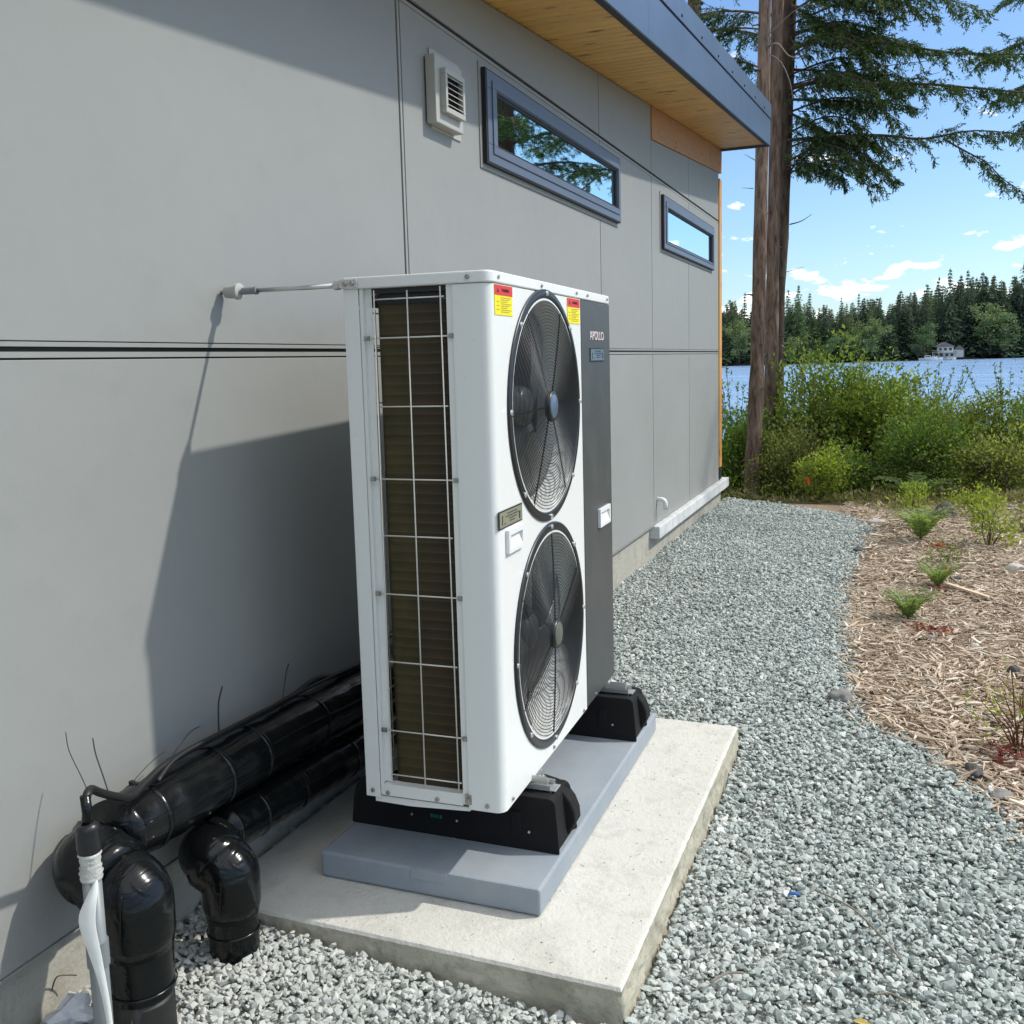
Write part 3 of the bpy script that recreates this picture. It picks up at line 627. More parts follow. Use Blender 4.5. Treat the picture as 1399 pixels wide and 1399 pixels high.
# fans: opening ring, grille, blades
for fi, (cy, cz) in enumerate(FC):
    rg = MB().lathe([(.3035, F+.001), (.304, F+.006), (.307, F+.0075), (.323, F+.0065), (.3275, F+.004), (.328, F+.0012), (.3035, F+.001)], (0, cy, cz), 0, 72).build('fan_grille', m_black, hp, smooth=True)
    rg['label'] = ('upper', 'lower')[fi]+' round black fan grille'
    w_ = MB(); hx = lambda r: F+.005+.009*(1-(r/.312)**2)
    nr = 28
    for k in range(nr):
        r = .044+(.292-.044)*k/(nr-1); x_ = hx(r); q = 60
        pts = [(x_, cy+r*math.cos(2*PI*j/q), cz+r*math.sin(2*PI*j/q)) for j in range(q)]
        vs = []; 
        for j in range(q):
            a = 2*PI*j/q
            for b2 in range(4):
                bb = PI/2*b2; rr2 = r+.00125*math.cos(bb); vs.append((x_+.00125*math.sin(bb), cy+rr2*math.cos(a), cz+rr2*math.sin(a)))
        w_.add(vs, [(j*4+b2, ((j+1) % q)*4+b2, ((j+1) % q)*4+(b2+1) % 4, j*4+(b2+1) % 4) for j in range(q) for b2 in range(4)])
    wo2 = w_.build('wire_rings', m_wireb, rg, smooth=True, recalc=False); wo2['kind'] = 'stuff'
    off = (math.radians(2), math.radians(28))[fi]
    for k in range(6):
        a = off+k*PI/3; pr = [(hx(r)-.003, cy+r*math.cos(a), cz+r*math.sin(a)) for r in np.linspace(.036, .312, 9)]
        MB().tube(pr, .0028, 6).build('spoke', m_wireb, rg, smooth=True)
    MB().lathe([(.0, .008), (.030, .007), (.036, .004), (.040, -.004), (.041, -.010), (0, -.010)], (F+.018, cy, cz), 0, 32).build('hub_cap', (m_hub, m_hub2)[fi], rg, smooth=True, )
    MB().lathe([(.036, .0045), (.0425, .003), (.0425, -.011), (.036, -.011)], (F+.0185, cy, cz), 0, 32).build('hub_ring', m_black, rg, smooth=True)
    s_ = MB()
    for k in range(8):
        a = PI/2+k*PI/4; s_.lathe([(0, .005), (.006, .004), (.0075, 0)], (F+.0075, cy+.316*math.cos(a), cz+.316*math.sin(a)), 0, 10)
    s_.build('screws', m_zinc, rg)['kind'] = 'stuff'
    fan = MB().lathe([(0, .02), (.05, .018), (.058, .005), (.060, -.05), (0, -.055)], (F-.075, cy, cz), 0, 32).build('fan', m_blade, hp, smooth=True)
    for k in range(3):
        a0 = (.35, 1.25)[fi]+k*2*PI/3; vs = []; nr2, na = 9, 8
        for i in range(nr2):
            r = .055+(.276-.055)*i/(nr2-1); sweep = .55*(i/(nr2-1))**1.5
            span = 1.55-.10*i/(nr2-1)
            for j in range(na):
                a = a0+sweep+span*(j/(na-1)-.5); x_ = F-.085+.055*(j/(na-1)-.5)+.018*math.sin(PI*j/(na-1))
                vs.append((x_, cy+r*math.cos(a), cz+r*math.sin(a)))
        m_ = MB().add(vs, [(i*na+j, i*na+j+1, (i+1)*na+j+1, (i+1)*na+j) for i in range(nr2-1) for j in range(na-1)])
        bl = m_.build('blade', m_blade, fan, smooth=True); so2 = bl.modifiers.new('thick', 'SOLIDIFY'); so2.thickness = .003
# warning stickers
def text(s, size, loc, m, parent, name='lettering', sx=1, ext=.0003):
    cu = bpy.data.curves.new(name, 'FONT'); cu.body = s; cu.size = size; cu.extrude = ext; cu.align_x = 'CENTER'; cu.align_y = 'CENTER'
    cu.materials.append(m); o = bpy.data.objects.new(name, cu); COL.objects.link(o); o.parent = parent; o.location = loc; o.rotation_euler = (PI/2, 0, PI/2); o.scale = (sx, 1, 1)
    bpy.context.view_layer.update(); me = bpy.data.meshes.new_from_object(o.evaluated_get(bpy.context.evaluated_depsgraph_get())); r2 = obj(name, me, parent, loc, (PI/2, 0, PI/2), (sx, 1, 1)); bpy.data.objects.remove(o); return r2
def sticker(y0, y1, z0, z1, lab):
    st_ = MB().box(F+.0006, F+.0016, y0, y1, z0, z1).build('warning_label', m_yel, hp); st_['label'] = lab
    w, h = y1-y0, z1-z0; zr = z1-h*.34
    MB().box(F+.0016, F+.0022, y0, y1, zr, z1).build('red_header', m_red, st_)
    text('WARNING', h*.155, (F+.0025, y0+w*.60, z1-h*.17), m_ink, st_)
    ln = MB(); ln.box(F+.0017, F+.0021, y0+w*.33, y0+w*.338, z0+h*.03, zr-h*.03)
    for k in range(8):
        z_ = zr-h*.075-k*h*.068; ln.box(F+.0017, F+.0021, y0+w*.38, y0+w*(.92-.12*((k*7) % 3)), z_-.0011, z_+.0011)
    for k in range(3): z_ = z0+h*(.18+.13*k); ln.box(F+.0017, F+.0021, y0+w*.10, y0+w*.24, z_-.0013, z_+.0013)
    ln.build('print', m_inky, st_)
    MB().add([(F+.0024, y0+w*.10, z1-h*.25), (F+.0024, y0+w*.24, z1-h*.25), (F+.0024, y0+w*.17, z1-h*.09)], [(0, 1, 2)]).build('triangle_mark', m_ink, st_)
sticker(.0290, .1545, 1.617, 1.690, 'red and yellow sticker left of the upper fan')
sticker(.6450, .7780, 1.614, 1.690, 'red and yellow sticker right of the upper fan')
text('APOLLO', .040, (F+.0030, .980, 1.580), m_logo, hp, 'brand_lettering', 1.18, .0012)
def plate(x0, y0, y1, z0, z1, face, lab, name):
    p = MB().box(x0, x0+.002, y0, y1, z0, z1).build(name, m_black, hp, bevel=.0006); p['label'] = lab
    e = .005; MB().box(x0+.002, x0+.0026, y0+e, y1-e, z0+e*.8, z1-e*.8).build('face', face, p)
    w, h = y1-y0, z1-z0; ln = MB()
    for r, (a, b) in enumerate(((.34, .78), (.28, .80), (.42, .72), (.44, .66))):
        k = a
        while k < b: ln.box(x0+.0026, x0+.0030, y0+w*k, y0+w*(k+.035), z1-h*(.24+.15*r)-.0016, z1-h*(.24+.15*r)+.0016); k += .055
    for a, b_, c_ in ((.12, .15, .72), (.84, .90, .62), (.22, .25, .30)): ln.box(x0+.0026, x0+.0030, y0+w*a, y0+w*b_, z0+h*.2, z0+h*c_)
    ln.build('print', m_ink, p)
plate(F+.0005, .012, .187, 1.086, 1.1325, m_plate, 'olive nameplate left between the two fans', 'nameplate')
plate(F+.0023, .888, 1.064, 1.496, 1.541, m_lcd, 'blue-grey display plate under the lettering', 'display_plate')
def handle(x0, y0, y1, z0, z1, lab):
    h = MB(); e = .014
    h.box(x0, x0+.010, y0, y1, z0, z0+e*.8); h.box(x0, x0+.010, y0, y1, z1-e, z1); h.box(x0, x0+.010, y0, y0+e, z0+e*.8, z1-e); h.box(x0, x0+.010, y1-e, y1, z0+e*.8, z1-e)
    h.box(x0+.0003, x0+.0012, y0+e, y1-e, z0+e*.8, z1-e)
    h.add([(x0+.0012, y0+e, z1-e-.012), (x0+.0012, y1-e, z1-e-.012), (x0+.009, y1-e, z0+e*.8), (x0+.009, y0+e, z0+e*.8)], [(0, 1, 2, 3)])
    h.build('recessed_handle', m_pvcw, hp, bevel=.0015)['label'] = lab
handle(F+.0004, .062, .180, 1.018, 1.078, 'white grab handle under the nameplate')
handle(F+.0024, .958, 1.098, .932, .996, 'white grab handle on the charcoal panel')
s_ = MB()
for y, z_ in ((.050, 1.7085), (.39, 1.7085), (.739, 1.7085), (.866, 1.7085), (1.12, 1.7085)): s_.lathe([(0, .003), (.0045, .0026), (.0052, 0)], (F+.0045, y, z_), 0, 10)
for y, z_ in ((.06, .368), (.42, .366), (.745, .362), (.90, .366)): s_.lathe([(0, .003), (.0045, .0026), (.0052, 0)], (F+.0022, y, z_), 0, 10)
for x_, z_, yy in ((.3146, 1.708, -.004), (-.006, .370, 0), (.0371, .366, .003), (.1806, .366, .003), (.3231, .3675, 0)): s_.lathe([(0, -.005), (.005, -.0045), (.0065, 0)], (x_, yy, z_), 1, 10)
s_.build('screws', m_screw, hp)['kind'] = 'stuff'
gl = MB().box(.262, .280, -.002, .004, .366, .392).lathe([(0, -.008), (.006, -.007), (.007, 0)], (.271, -.002, .379), 1, 6); gl.build('earth_terminal', m_screw, hp)
# small perforations in corner of the control panel bottom: chamfer gusset
# ------------------------------------------------------------------ rubber feet with rails
def foot(y0, lab):
    ft = empty('rubber_foot', (.4, y0, .1760), lab, 'rubber foot', 'black rubber feet under the heat pump', rz=.0150)
    L0, L1, H, D = -.180, .462, .148, .165
    def side(e): 
        p = [(L0+e, 0)]+[(L1-e, 0)]
        p += [(L1-.006-e, .06)]+[(L1-.034-e+.020*math.cos(a), H-.022-e*.3+.022*math.sin(a)) for a in np.linspace(0, PI/2, 5)]
        p += [(L0+.07+e+.066*math.cos(a), H-.07-e*.3+.07*math.sin(a)) for a in np.linspace(PI/2, PI, 6)]
        return p
    A = [(p[0], 0+.0, p[1]) for p in side(0)]; n_ = len(A)
    prof = [(0.0, .0), (.018, .010), (D-.018, .010), (D, 0)]
    ringy = []
    for yy, e in prof:
        ringy.append([(p[0], yy+(0 if p[1] < .02 else (.016 if yy < D/2 else -.016)*p[1]/H), p[1]) for p in side(e)])
    m_ = MB(); vs = [q for r in ringy for q in r]
    m_.add(vs, [(i*n_+k, i*n_+(k+1) % n_, (i+1)*n_+(k+1) % n_, (i+1)*n_+k) for i in range(3) for k in range(n_)]+[tuple(range(n_)), tuple(range(4*n_-1, 3*n_-1, -1))])
    bd = m_.build('foot_body', m_rubber, ft, bevel=.004)
    # two end lobes with a slot between them
    MB().prism([(L1-.10, .0), (L1-.012, .0), (L1+.012, .045), (L1+.010, .075), (L1-.002, .105), (L1-.022, .130), (L1-.050, .146), (L1-.10, .156)], 1, D*.62, D-.006).build('end_lobe', m_rubber, ft, bevel=.007)
    for x_ in (.215, .335): MB().prism([(x_-.018, .014), (x_+.018, .014), (x_+.014, .105), (x_-.014, .105)], 1, .003, .02).build('moulded_rib', m_rubber, ft, bevel=.004)
    rail = MB().box(L0+.06, L1-.030, D/2-.022, D/2+.022, H+.0005, H+.0045).box(L0+.06, L1-.045, D/2-.022, D/2-.0195, H+.0045, H+.018).box(L0+.06, L1-.045, D/2+.0195, D/2+.022, H+.0045, H+.018).box(L1-.047, L1-.043, D/2-.020, D/2+.020, H-.020, H+.000)
    rail.build('rail', m_alu, ft, bevel=.0008)
    for x_ in (.395,):
        MB().box(x_-.045, x_+.012, D/2-.018, D/2+.016, H+.0185, H+.0215).box(x_-.045, x_+.012, D/2-.0195, D/2-.0175, H+.0215, H+.040).build('bracket', m_zinc, ft)
        bo = MB().lathe([(0, .030), (.004, .030), (.004, .011), (.0095, .011), (.0095, .003), (.013, .003), (.013, 0), (0, 0)], (x_-.008, D/2, H+.0216), 2, 6).build('bolt', m_zinc, ft)
    s_ = MB()
    for x_ in (.02, .16, .375): s_.lathe([(0, -.0045), (.0035, -.004), (.004, 0)], (x_, -.0005, .055), 1, 8)
    s_.build('rivets', m_zinc, ft)['kind'] = 'stuff'
    if y0 < .5:
        gm = MB()
        for k, w_ in enumerate((.007, .007, .006, .007)): gm.box(.076+k*.0095, .076+k*.0095+w_, -.0012+.0035, .001+.0035, .052, .062)
        gm.build('green_mark', m_green, ft)
foot(.163, 'nearer long black rubber foot with aluminium rail and small green mark')
foot(.985, 'farther black rubber foot under the charcoal end of the heat pump')
# ------------------------------------------------------------------ anchor rod to the wall
ar = empty('wall_anchor', (0, 0, 1.70), 'thin steel stay rod from the wall to the unit\'s back top corner', 'stay rod')
q0 = Vector((-.005, -.003, .005)); q1 = Vector((.372, .004, .005)); 
def lerp(t_): return q0.lerp(q1, t_)
MB().tube([lerp(-.0), lerp(.06)], .005, 10).build('threaded_end', m_screw, ar, smooth=True)
MB().lathe([(.010, .014), (.0155, .016), (.0175, .030), (.0175, .048), (.0215, .049), (.0215, .060), (.016, .062), (0, .062)], (0, -.003, .005), 0, 24).build('wall_cap', m_vent, ar, auto=40)
MB().lathe([(.0095, .068), (.0095, .106), (.011, .107), (.011, .114), (.006, .115)], (0, -.002, .005), 0, 16).build('sleeve', m_conduit, ar, auto=40)
MB().tube([lerp(.30), lerp(.95)], .0062, 12).build('rod', m_zinc, ar, smooth=True)
MB().tube([lerp(.93), lerp(.965), lerp(.99)], [.0115, .0115, .008], 6).build('nut', m_zinc, ar)
MB().box(.366, .418, -.0085, -.0055, -.004, .017).build('end_plate', m_zinc, ar, bevel=.003)
s_ = MB()
for x_ in (.383, .403): s_.lathe([(0, -.005), (.006, -.0045), (.007, 0)], (x_, -.0087, .0065), 1, 10)
s_.build('screws', m_screw, ar)['kind'] = 'stuff'

# ------------------------------------------------------------------ pipes
def bend(c, a, b, r, n_=9):                            # arc at corner c, from direction a to direction b
    a, b, c = Vector(a).normalized(), Vector(b).normalized(), Vector(c)
    p0, p1 = c-a*r, c+b*r; out = []
    for i in range(n_+1):
        t_ = i/n_; out.append((1-t_)**2*p0+2*t_*(1-t_)*c+t_*t_*p1)
    return out
def seam(parent, P, T, R_, w=.012, th=.003, m_=None):
    P, T = Vector(P), Vector(T).normalized(); MB().tube([P-T*w/2, P-T*w/4, P+T*w/4, P+T*w/2], [R_, R_+th, R_+th, R_], 32, False).build('seam_band', m_ or m_pipe, parent, smooth=True)
def wobble(pts, rad, amp, seed):
    rs = np.random.default_rng(seed); return rad
def jacketed(name, lab, run, drop, vy, vx, r, rb, zg, joints, band2, rv=None):
    rv = rv or r
    t_ = empty(name, (vx, vy, zg), lab, 'pipe', 'black jacketed pipes by the wall')
    o3 = Vector((vx, vy, zg))
    A = Vector(run[0]); Bp = Vector(run[-1]); d = (Bp-A).normalized()
    pts = [Vector(p)-o3 for p in run]
    # long run, slightly uneven jacket
    P = []; R_ = []
    nseg = 60
    for i in range(nseg+1):
        s = i/nseg*(len(pts)-1); j = min(int(s), len(pts)-2); P.append(pts[j].lerp(pts[j+1], s-j)); R_.append(r*(1+.018*math.sin(i*1.9+r*90)+.012*math.sin(i*.63)))
    MB().tube(P, R_, 36).build('pipe_run', m_pipe, t_, smooth=True)
    for jy in joints:
        k = min(range(len(P)), key=lambda i: abs(P[i].y+o3.y-jy)); seam(t_, P[k], P[min(k+1, nseg)]-P[k-1], r*1.012, .016, .0022)
    c1 = Vector((Bp.x, vy, Bp.z-drop*.45))-o3; c2 = Vector((vx, vy, Bp.z-drop))-o3
    el_ = [Vector(Bp)-o3]+bend(c1, (0, -1, 0), (1, 0, 0), min(.048, abs(vx-Bp.x)*.45))+bend(c2, (1, 0, 0), (0, 0, -1), min(.048, abs(vx-Bp.x)*.45))
    Bp.z -= drop; el_ += [Vector((0, 0, Bp.z-zg-rb*1.25)), Vector((0, 0, Bp.z-zg-rb*1.65))]
    m2 = len(el_); RR = [r*1.03]+[(r*1.04 if i < 8 else rb)*(.96+.08*math.sin(PI*i/(m2-2))) for i in range(m2-2)]+[rv*1.10]
    eb = MB().tube(el_, RR, 36).build('elbow_cover', m_pipe, t_, smooth=True)
    ztop = Bp.z-zg-rb*1.5
    MB().tube([(0, 0, ztop+.01), (0, 0, ztop-.05), (0, 0, ztop-.11)], [rv*1.08, rv*1.06, rv*1.05], 32, False).build('coupling', m_pipe, t_, smooth=True)
    MB().tube([(0, 0, ztop-.09), (0, 0, -.08)], rv, 32).build('riser', m_dirty, t_, smooth=True)
    for zz in band2: seam(t_, (0, 0, zz), (0, 0, 1), rv*1.085 if zz > ztop-.11 else rv*1.005, .006, .0022)
    # lap seams along the run, creases down the elbow and ribs on the lower riser
    for k, (aa, rr3) in enumerate(((.35, .0026), (1.25, .0018), (-.25, .0015))):
        q = [p+Vector((math.cos(aa+.10*math.sin(i2*.21+k))*R_[i2]*.998, 0, math.sin(aa+.10*math.sin(i2*.21+k))*R_[i2]*.998)) for i2, p in enumerate(P)]
        MB().tube(q[2:-1], [rr3*(.6+.5*abs(math.sin(i2*.37+k))) for i2 in range(len(q)-3)], 6).build('lap_seam', m_pipe, t_, smooth=True)
    zt = Bp.z-zg
    for k, (a1, a2, z1, z2) in enumerate(((-1.15, -1.3, .35, -1.35), (-.95, -.35, .66, .15))):
        q = []
        for i2 in range(13):
            f2 = i2/12; a_ = a1+(a2-a1)*f2; zz = (z1+(z2-z1)*f2)*rb; rh = rb*1.035*(math.sqrt(max(0, 1-(zz/rb/1.035)**2)) if zz > 0 else 1)
            q.append((rh*math.cos(a_), rh*math.sin(a_), zt+zz))
        MB().tube(q, [.0004+.0016*math.sin(PI*i2/12) for i2 in range(13)], 6).build('crease', m_pipe, t_, smooth=True)
    ribs = MB()
    for k in range(15):
        a_ = -2.9+k*.21+.03*math.sin(k*3.1); ribs.tube([(rv*math.cos(a_), rv*math.sin(a_), ztop-.125-.02*abs(math.sin(k*2.3))), (rv*math.cos(a_), rv*math.sin(a_), -.06)], .0016, 5)
    rb_ = ribs.build('film_ridges', m_dirty, t_, smooth=True); rb_['kind'] = 'stuff'
    # lapped edge of the riser jacket
    MB().tube([(0, 0, ztop-.115), (0, 0, -.08)], r*1.03, 32, False)
    lap = []; a0 = -.9
    for zz in (ztop-.12, -.05):
        for k in range(14): a = a0+k*.09; lap.append((rv*1.035*math.cos(a), rv*1.035*math.sin(a), zz))
    MB().add(lap, [(k, k+1, 15+k, 14+k) for k in range(13)]).build('jacket_lap', m_dirty, t_, smooth=True)
    return t_
jacketed('jacketed_pipe', 'thicker upper black jacketed pipe nearest the wall, elbow beside the grey conduit', [(.092, 1.02, .455), (.092, .45, .462), (.092, -.1, .478), (.088, -.605, .484)], .060, -.682, .220, .078, .077, .07, (.62, .16, -.13, -.27, -.50), (.145, .235), .063)
jacketed('jacketed_pipe', 'lower black jacketed pipe turning down beside the slab corner', [(.112, .98, .285), (.112, .45, .292), (.112, 0, .325), (.112, -.28, .338)], .036, -.357, .198, .063, .071, .055, (.30, .02, -.16, -.27), (.09, .135), .057)
# grey conduit with black cap, tape and strip
cx0, cy0 = .245, -.815
CH = .118
cn = empty('conduit', (cx0, cy0, .02), 'grey plastic conduit with taped black cap in front of the pipe elbow', 'conduit')
MB().tube([(0, 0, -.1), (0, 0, .395+CH)], .0178, 24).build('conduit_pipe', m_conduit, cn, smooth=True)
MB().tube([(0, 0, .325), (0, 0, .375)], .0212, 24).build('coupling', m_conduit, cn, auto=40)
tp = []; Rt = []
for i in range(12): tp.append((0, 0, .385+CH+.058*i/11)); Rt.append(.0200+.0018*math.sin(i*2.7)+.001*math.sin(i*7))
MB().tube(tp, Rt, 26).build('tape_wrap', m_tape, cn, smooth=True)
MB().tube([(0, 0, .442+CH), (0, 0, .452+CH), (0, 0, .475+CH), (0, 0, .487+CH), (.001, .001, .492+CH), (0, 0, .50+CH)], [.0215, .0228, .0222, .0208, .022, .012], 24).build('end_cap', m_black, cn, smooth=True)
MB().tube([(0, 0, .495+CH), (.001, .002, .52+CH), (0, 0, .555+CH)], [.0115, .010, .0095], 16).build('heat_shrink', m_pipe, cn, smooth=True)
# cable: leaves the conduit, bends over and runs along the pipe to the unit
cpts = [(cx0, cy0, .672), (cx0-.003, cy0+.008, .690), (cx0-.02, cy0+.035, .688), (cx0-.05, cy0+.085, .655), (.175, -.675, .620), (.145, -.60, .580), (.12, -.53, .578), (.10, -.45, .581), (.09, -.34, .579), (.085, -.2, .572), (.085, 0, .566), (.082, .12, .567), (.08, .22, .575), (.085, .33, .556), (.09, .45, .552), (.085, .55, .566), (.08, .75, .60), (.12, .95, .70), (.2, 1.05, .8)]
def smoothpath(p, k=6):
    P = [Vector(q) for q in p]; out = []
    for i in range(len(P)-1):
        a, b, c_, d = P[max(i-1, 0)], P[i], P[i+1], P[min(i+2, len(P)-1)]
        for j in range(k):
            t_ = j/k; out.append(.5*((2*b)+(c_-a)*t_+(2*a-5*b+4*c_-d)*t_*t_+(3*b-a-3*c_+d)*t_**3))
    return out+[P[-1]]
tag(MB().tube(smoothpath(cpts), .0085, 12).build('cable', m_cable, smooth=True), 'black cable lying along the top of the upper pipe', 'cable')
tag(MB().tube(smoothpath([(.13, -.50, .572), (.11, -.42, .588), (.098, -.3, .585), (.095, -.1, .578), (.095, .1, .572), (.095, .3, .563), (.10, .5, .556), (.1, .9, .56)]), .0055, 8).build('cable', m_cable, smooth=True), 'thinner black wire beside the thick cable on top of the pipe', 'cable')
ties = [((.20, -.764, .671), [(0, 0, 0), (-.02, .004, .03), (-.055, .012, .075), (-.075, .026, .107)], .0010, 'wispy black cable tie tail leaning left over the conduit'),
        ((.16, -.671, .612), [(0, 0, 0), (-.02, .006, .04), (-.045, .014, .085), (-.060, .024, .115)], .0014, 'stiff black cable tie tail standing over the elbow'),
        ((.09, -.414, .582), [(0, 0, 0), (-.015, .05, .012), (-.03, .11, .024), (-.04, .157, .020)], .0011, 'long thin tie tail pointing right from the lower cable knot'),
        ((.11, -.557, .590), [(0, 0, 0), (-.02, .06, .004), (-.04, .12, .004), (-.06, .174, -.004)], .0009, 'faint thin tie tail lying low along the wall near the elbow'),
        ((.09, -.235, .575), [(0, 0, 0), (-.002, .004, .04), (-.004, .012, .085), (-.010, .037, .116)], .0021, 'thick upright black cable tie tail against the shaded wall'),
        ((.08, .047, .558), [(0, 0, 0), (0, .015, .04), (-.004, .035, .08), (-.01, .059, .100)], .0014, 'slim tie tail nearest the heat pump')]
for P0, sh, r, lab in ties:
    t_ = empty('cable_tie', P0, lab, 'cable tie', 'cable ties on the pipe cable')
    MB().tube(smoothpath(sh, 4), [r*1.2]+[r]*(3*4-1)+[r*.7], 6).build('tail', m_cable, t_, smooth=True)
    MB().box(-.006, .006, -.005, .005, -.006, .004).build('head', m_cable, t_, bevel=.001)
# white strip draped over the conduit
Rv, Tv = Vector((.93, .36, 0)), Vector((.36, -.93, 0)); st = MB(); vs = []
rows = [(.008, .018, .010, .505), (-.004, .018, .020, .474), (-.022, .014, .024, .443), (-.020, .012, .026, .415), (-.008, .018, .025, .370), (.002, .020, .022, .325), (.010, .024, .020, .275), (.014, .026, .018, .23), (.016, .027, .018, .18), (.017, .028, .018, .10), (.018, .029, .020, -.02)]
ns_ = len(rows)
for dl, dr, tw, z_ in rows:
    for k in range(5): q = Rv*(dl+(dr-dl)*k/4)+Tv*(tw+.004*math.sin(PI*k/4)); vs.append((q.x, q.y, z_+.006*(k/4)))
st.add(vs, [(i*5+k, i*5+k+1, i*5+5+k+1, i*5+5+k) for i in range(ns_-1) for k in range(4)])
so3 = st.build('plastic_strip', m_strip, smooth=True, recalc=False); so3.location = (cx0, cy0, .02); q = so3.modifiers.new('thick', 'SOLIDIFY'); q.thickness = .0012; ss = so3.modifiers.new('sub', 'SUBSURF'); ss.levels = 2; ss.render_levels = 2
tag(so3, 'twisted white plastic strip hanging down the grey conduit', 'plastic strip')
def lump(name, m_, loc, size, seed, lab, cat, sub=3, amp=.25, group=None, flat=False):
    bm = bmesh.new(); bmesh.ops.create_icosphere(bm, subdivisions=sub, radius=1); rs = random.Random(seed); ph = [rs.uniform(0, 6) for _ in range(9)]
    for v in bm.verts:
        c = v.co; d = 1+amp*(math.sin(3*c.x+ph[0])*math.sin(2.6*c.y+ph[1])+.6*math.sin(5*c.z+ph[2]+2*c.x)+.5*math.sin(7*c.y+ph[3]+4*c.x))+rs.uniform(-.3, .3)*amp*(1 if flat else .2)
        v.co = Vector((c.x*d*size[0], c.y*d*size[1], c.z*d*size[2]))
    me = bpy.data.meshes.new(name); bm.to_mesh(me); bm.free(); me.materials.append(m_)
    if not flat: me.shade_smooth()
    o = obj(name, me, None, loc, (0, 0, rs.uniform(0, 3))); return tag(o, lab, cat, group)
lump('crumpled_paper', m_paper, (.045, -.715, .125), (.035, .045, .032), 3, 'crumpled white paper at the foundation behind the conduit', 'paper', 3, .3, flat=True)
tag(MB().tube(smoothpath([(.0, -.72, .17), (-.005, -.70, .188), (.0, -.675, .178), (.01, -.66, .17)]), .0016, 6).build('bent_wire', m_stem), 'small bent brown twig poking up beside the crumpled paper', 'twig')

# ------------------------------------------------------------------ rocks and bits on the ground
def onz(x, y, dz=0): return (x, y, float(gh(x, y))+dz)
RK = 'rocks along the mulch edge'
for nm, m_, x, y, s, sd, lab in (('rock', m_rock, 1.475, 2.10, (.045, .05, .028), 1, 'rounded grey rock on the edge where gravel meets mulch'),
    ('rock', m_rock, 1.50, 2.62, (.034, .03, .018), 2, 'small flat rock on the path edge beyond the rounded grey one'),
    ('rock', m_rockd, 1.955, 1.42, (.045, .028, .022), 3, 'dark split rock at the mulch edge near the twiggy plant'),
    ('rock', m_rock, 2.03, 1.27, (.04, .03, .015), 4, 'flat pale grey rock half buried in chips, nearest the corner'),
    ('rock', m_rockd, 2.195, 2.60, (.032, .022, .030), 5, 'black stone standing in the mulch at the picture edge'),
    ('rock', m_rockd, 2.08, 7.25, (.13, .10, .08), 6, 'dark brown boulder in front of the bushes'),
    ('rock', m_rockw, 1.52, 6.75, (.09, .07, .03), 7, 'cream flat stone where the path curves away'),
    ('rock', m_rockd, 1.42, 5.55, (.06, .03, .02), 8, 'small black stone on the far path edge'),
    ('rock', m_rockw, 2.06, 3.02, (.035, .025, .018), 9, 'pale stone lying in the mulch right of the red leaves'),
    ('rock', m_rockw, 2.42, 4.9, (.06, .04, .03), 10, 'white stone in the mulch at the right edge'),
    ('rock', m_rockd, 2.05, 4.55, (.04, .03, .02), 11, 'dark clod in the mulch right of the middle fern'),
    ('rock', m_rock, 1.86, 3.14, (.035, .02, .015), 12, 'grey pebble among the red leaves')):
    lump(nm, m_, onz(x, y, s[2]*.25), s, sd, lab, 'rock', 3, .14, RK)
for pts, r, lab in (([(1.30, -.02, .03), (1.335, .02, .036), (1.37, .035, .034)], .0032, 'short curved twig lying on gravel near the slab corner'),
    ([(1.50, .47, .032), (1.60, .40, .038), (1.68, .29, .034), (1.72, .22, .03)], .0026, 'long pale twig lying across the gravel'),
    ([(1.665, .06, .03), (1.70, .07, .034), (1.735, .055, .03)], .0024, 'small dark twig near the lower right corner'),
    ([(1.50, 1.93, .04), (1.55, 1.98, .05), (1.60, 2.0, .045)], .005, 'knobbly pale twig on the path edge by the grey rock')):
    t_ = MB().tube(smoothpath(pts, 4), r, 6).build('twig', m_twig, smooth=True); tag(t_, lab, 'twig', 'twigs on the ground')
tag(MB().add([(1.97, 4.30, .055), (2.19, 3.98, .062), (2.205, 4.0, .062), (1.985, 4.335, .055), (1.97, 4.30, .068), (2.19, 3.98, .070), (2.205, 4.0, .070), (1.985, 4.335, .068)], [(0,3,2,1),(4,5,6,7),(0,1,5,4),(1,2,6,5),(2,3,7,6),(3,0,4,7)]).build('wood_sliver', mat('pale_split_wood', (.62, .50, .36), .8)), 'long pale split wood sliver lying beside the middle fern', 'wood sliver')
bs = MB().add([(0, 0, 0), (.03, .006, .004), (.036, .014, .010), (.012, .016, .006), (.006, .010, .010), (.02, .0, .011)], [(0, 1, 2, 3), (0, 3, 4), (1, 5, 4, 0)]).build('plastic_scrap', m_blue); bs.location = (1.43, .42, .030); tag(bs, 'tiny blue plastic scrap among the gravel', 'scrap')
yl = MB().add([(0, 0, 0), (.02, .004, .008), (.05, -.01, .004), (.022, -.010, .002)], [(0, 1, 2, 3)]).build('dead_leaf', m_yleaf); yl.location = (1.62, -.055, .034); tag(yl, 'yellowed dead leaf on gravel at the lower right', 'leaf')

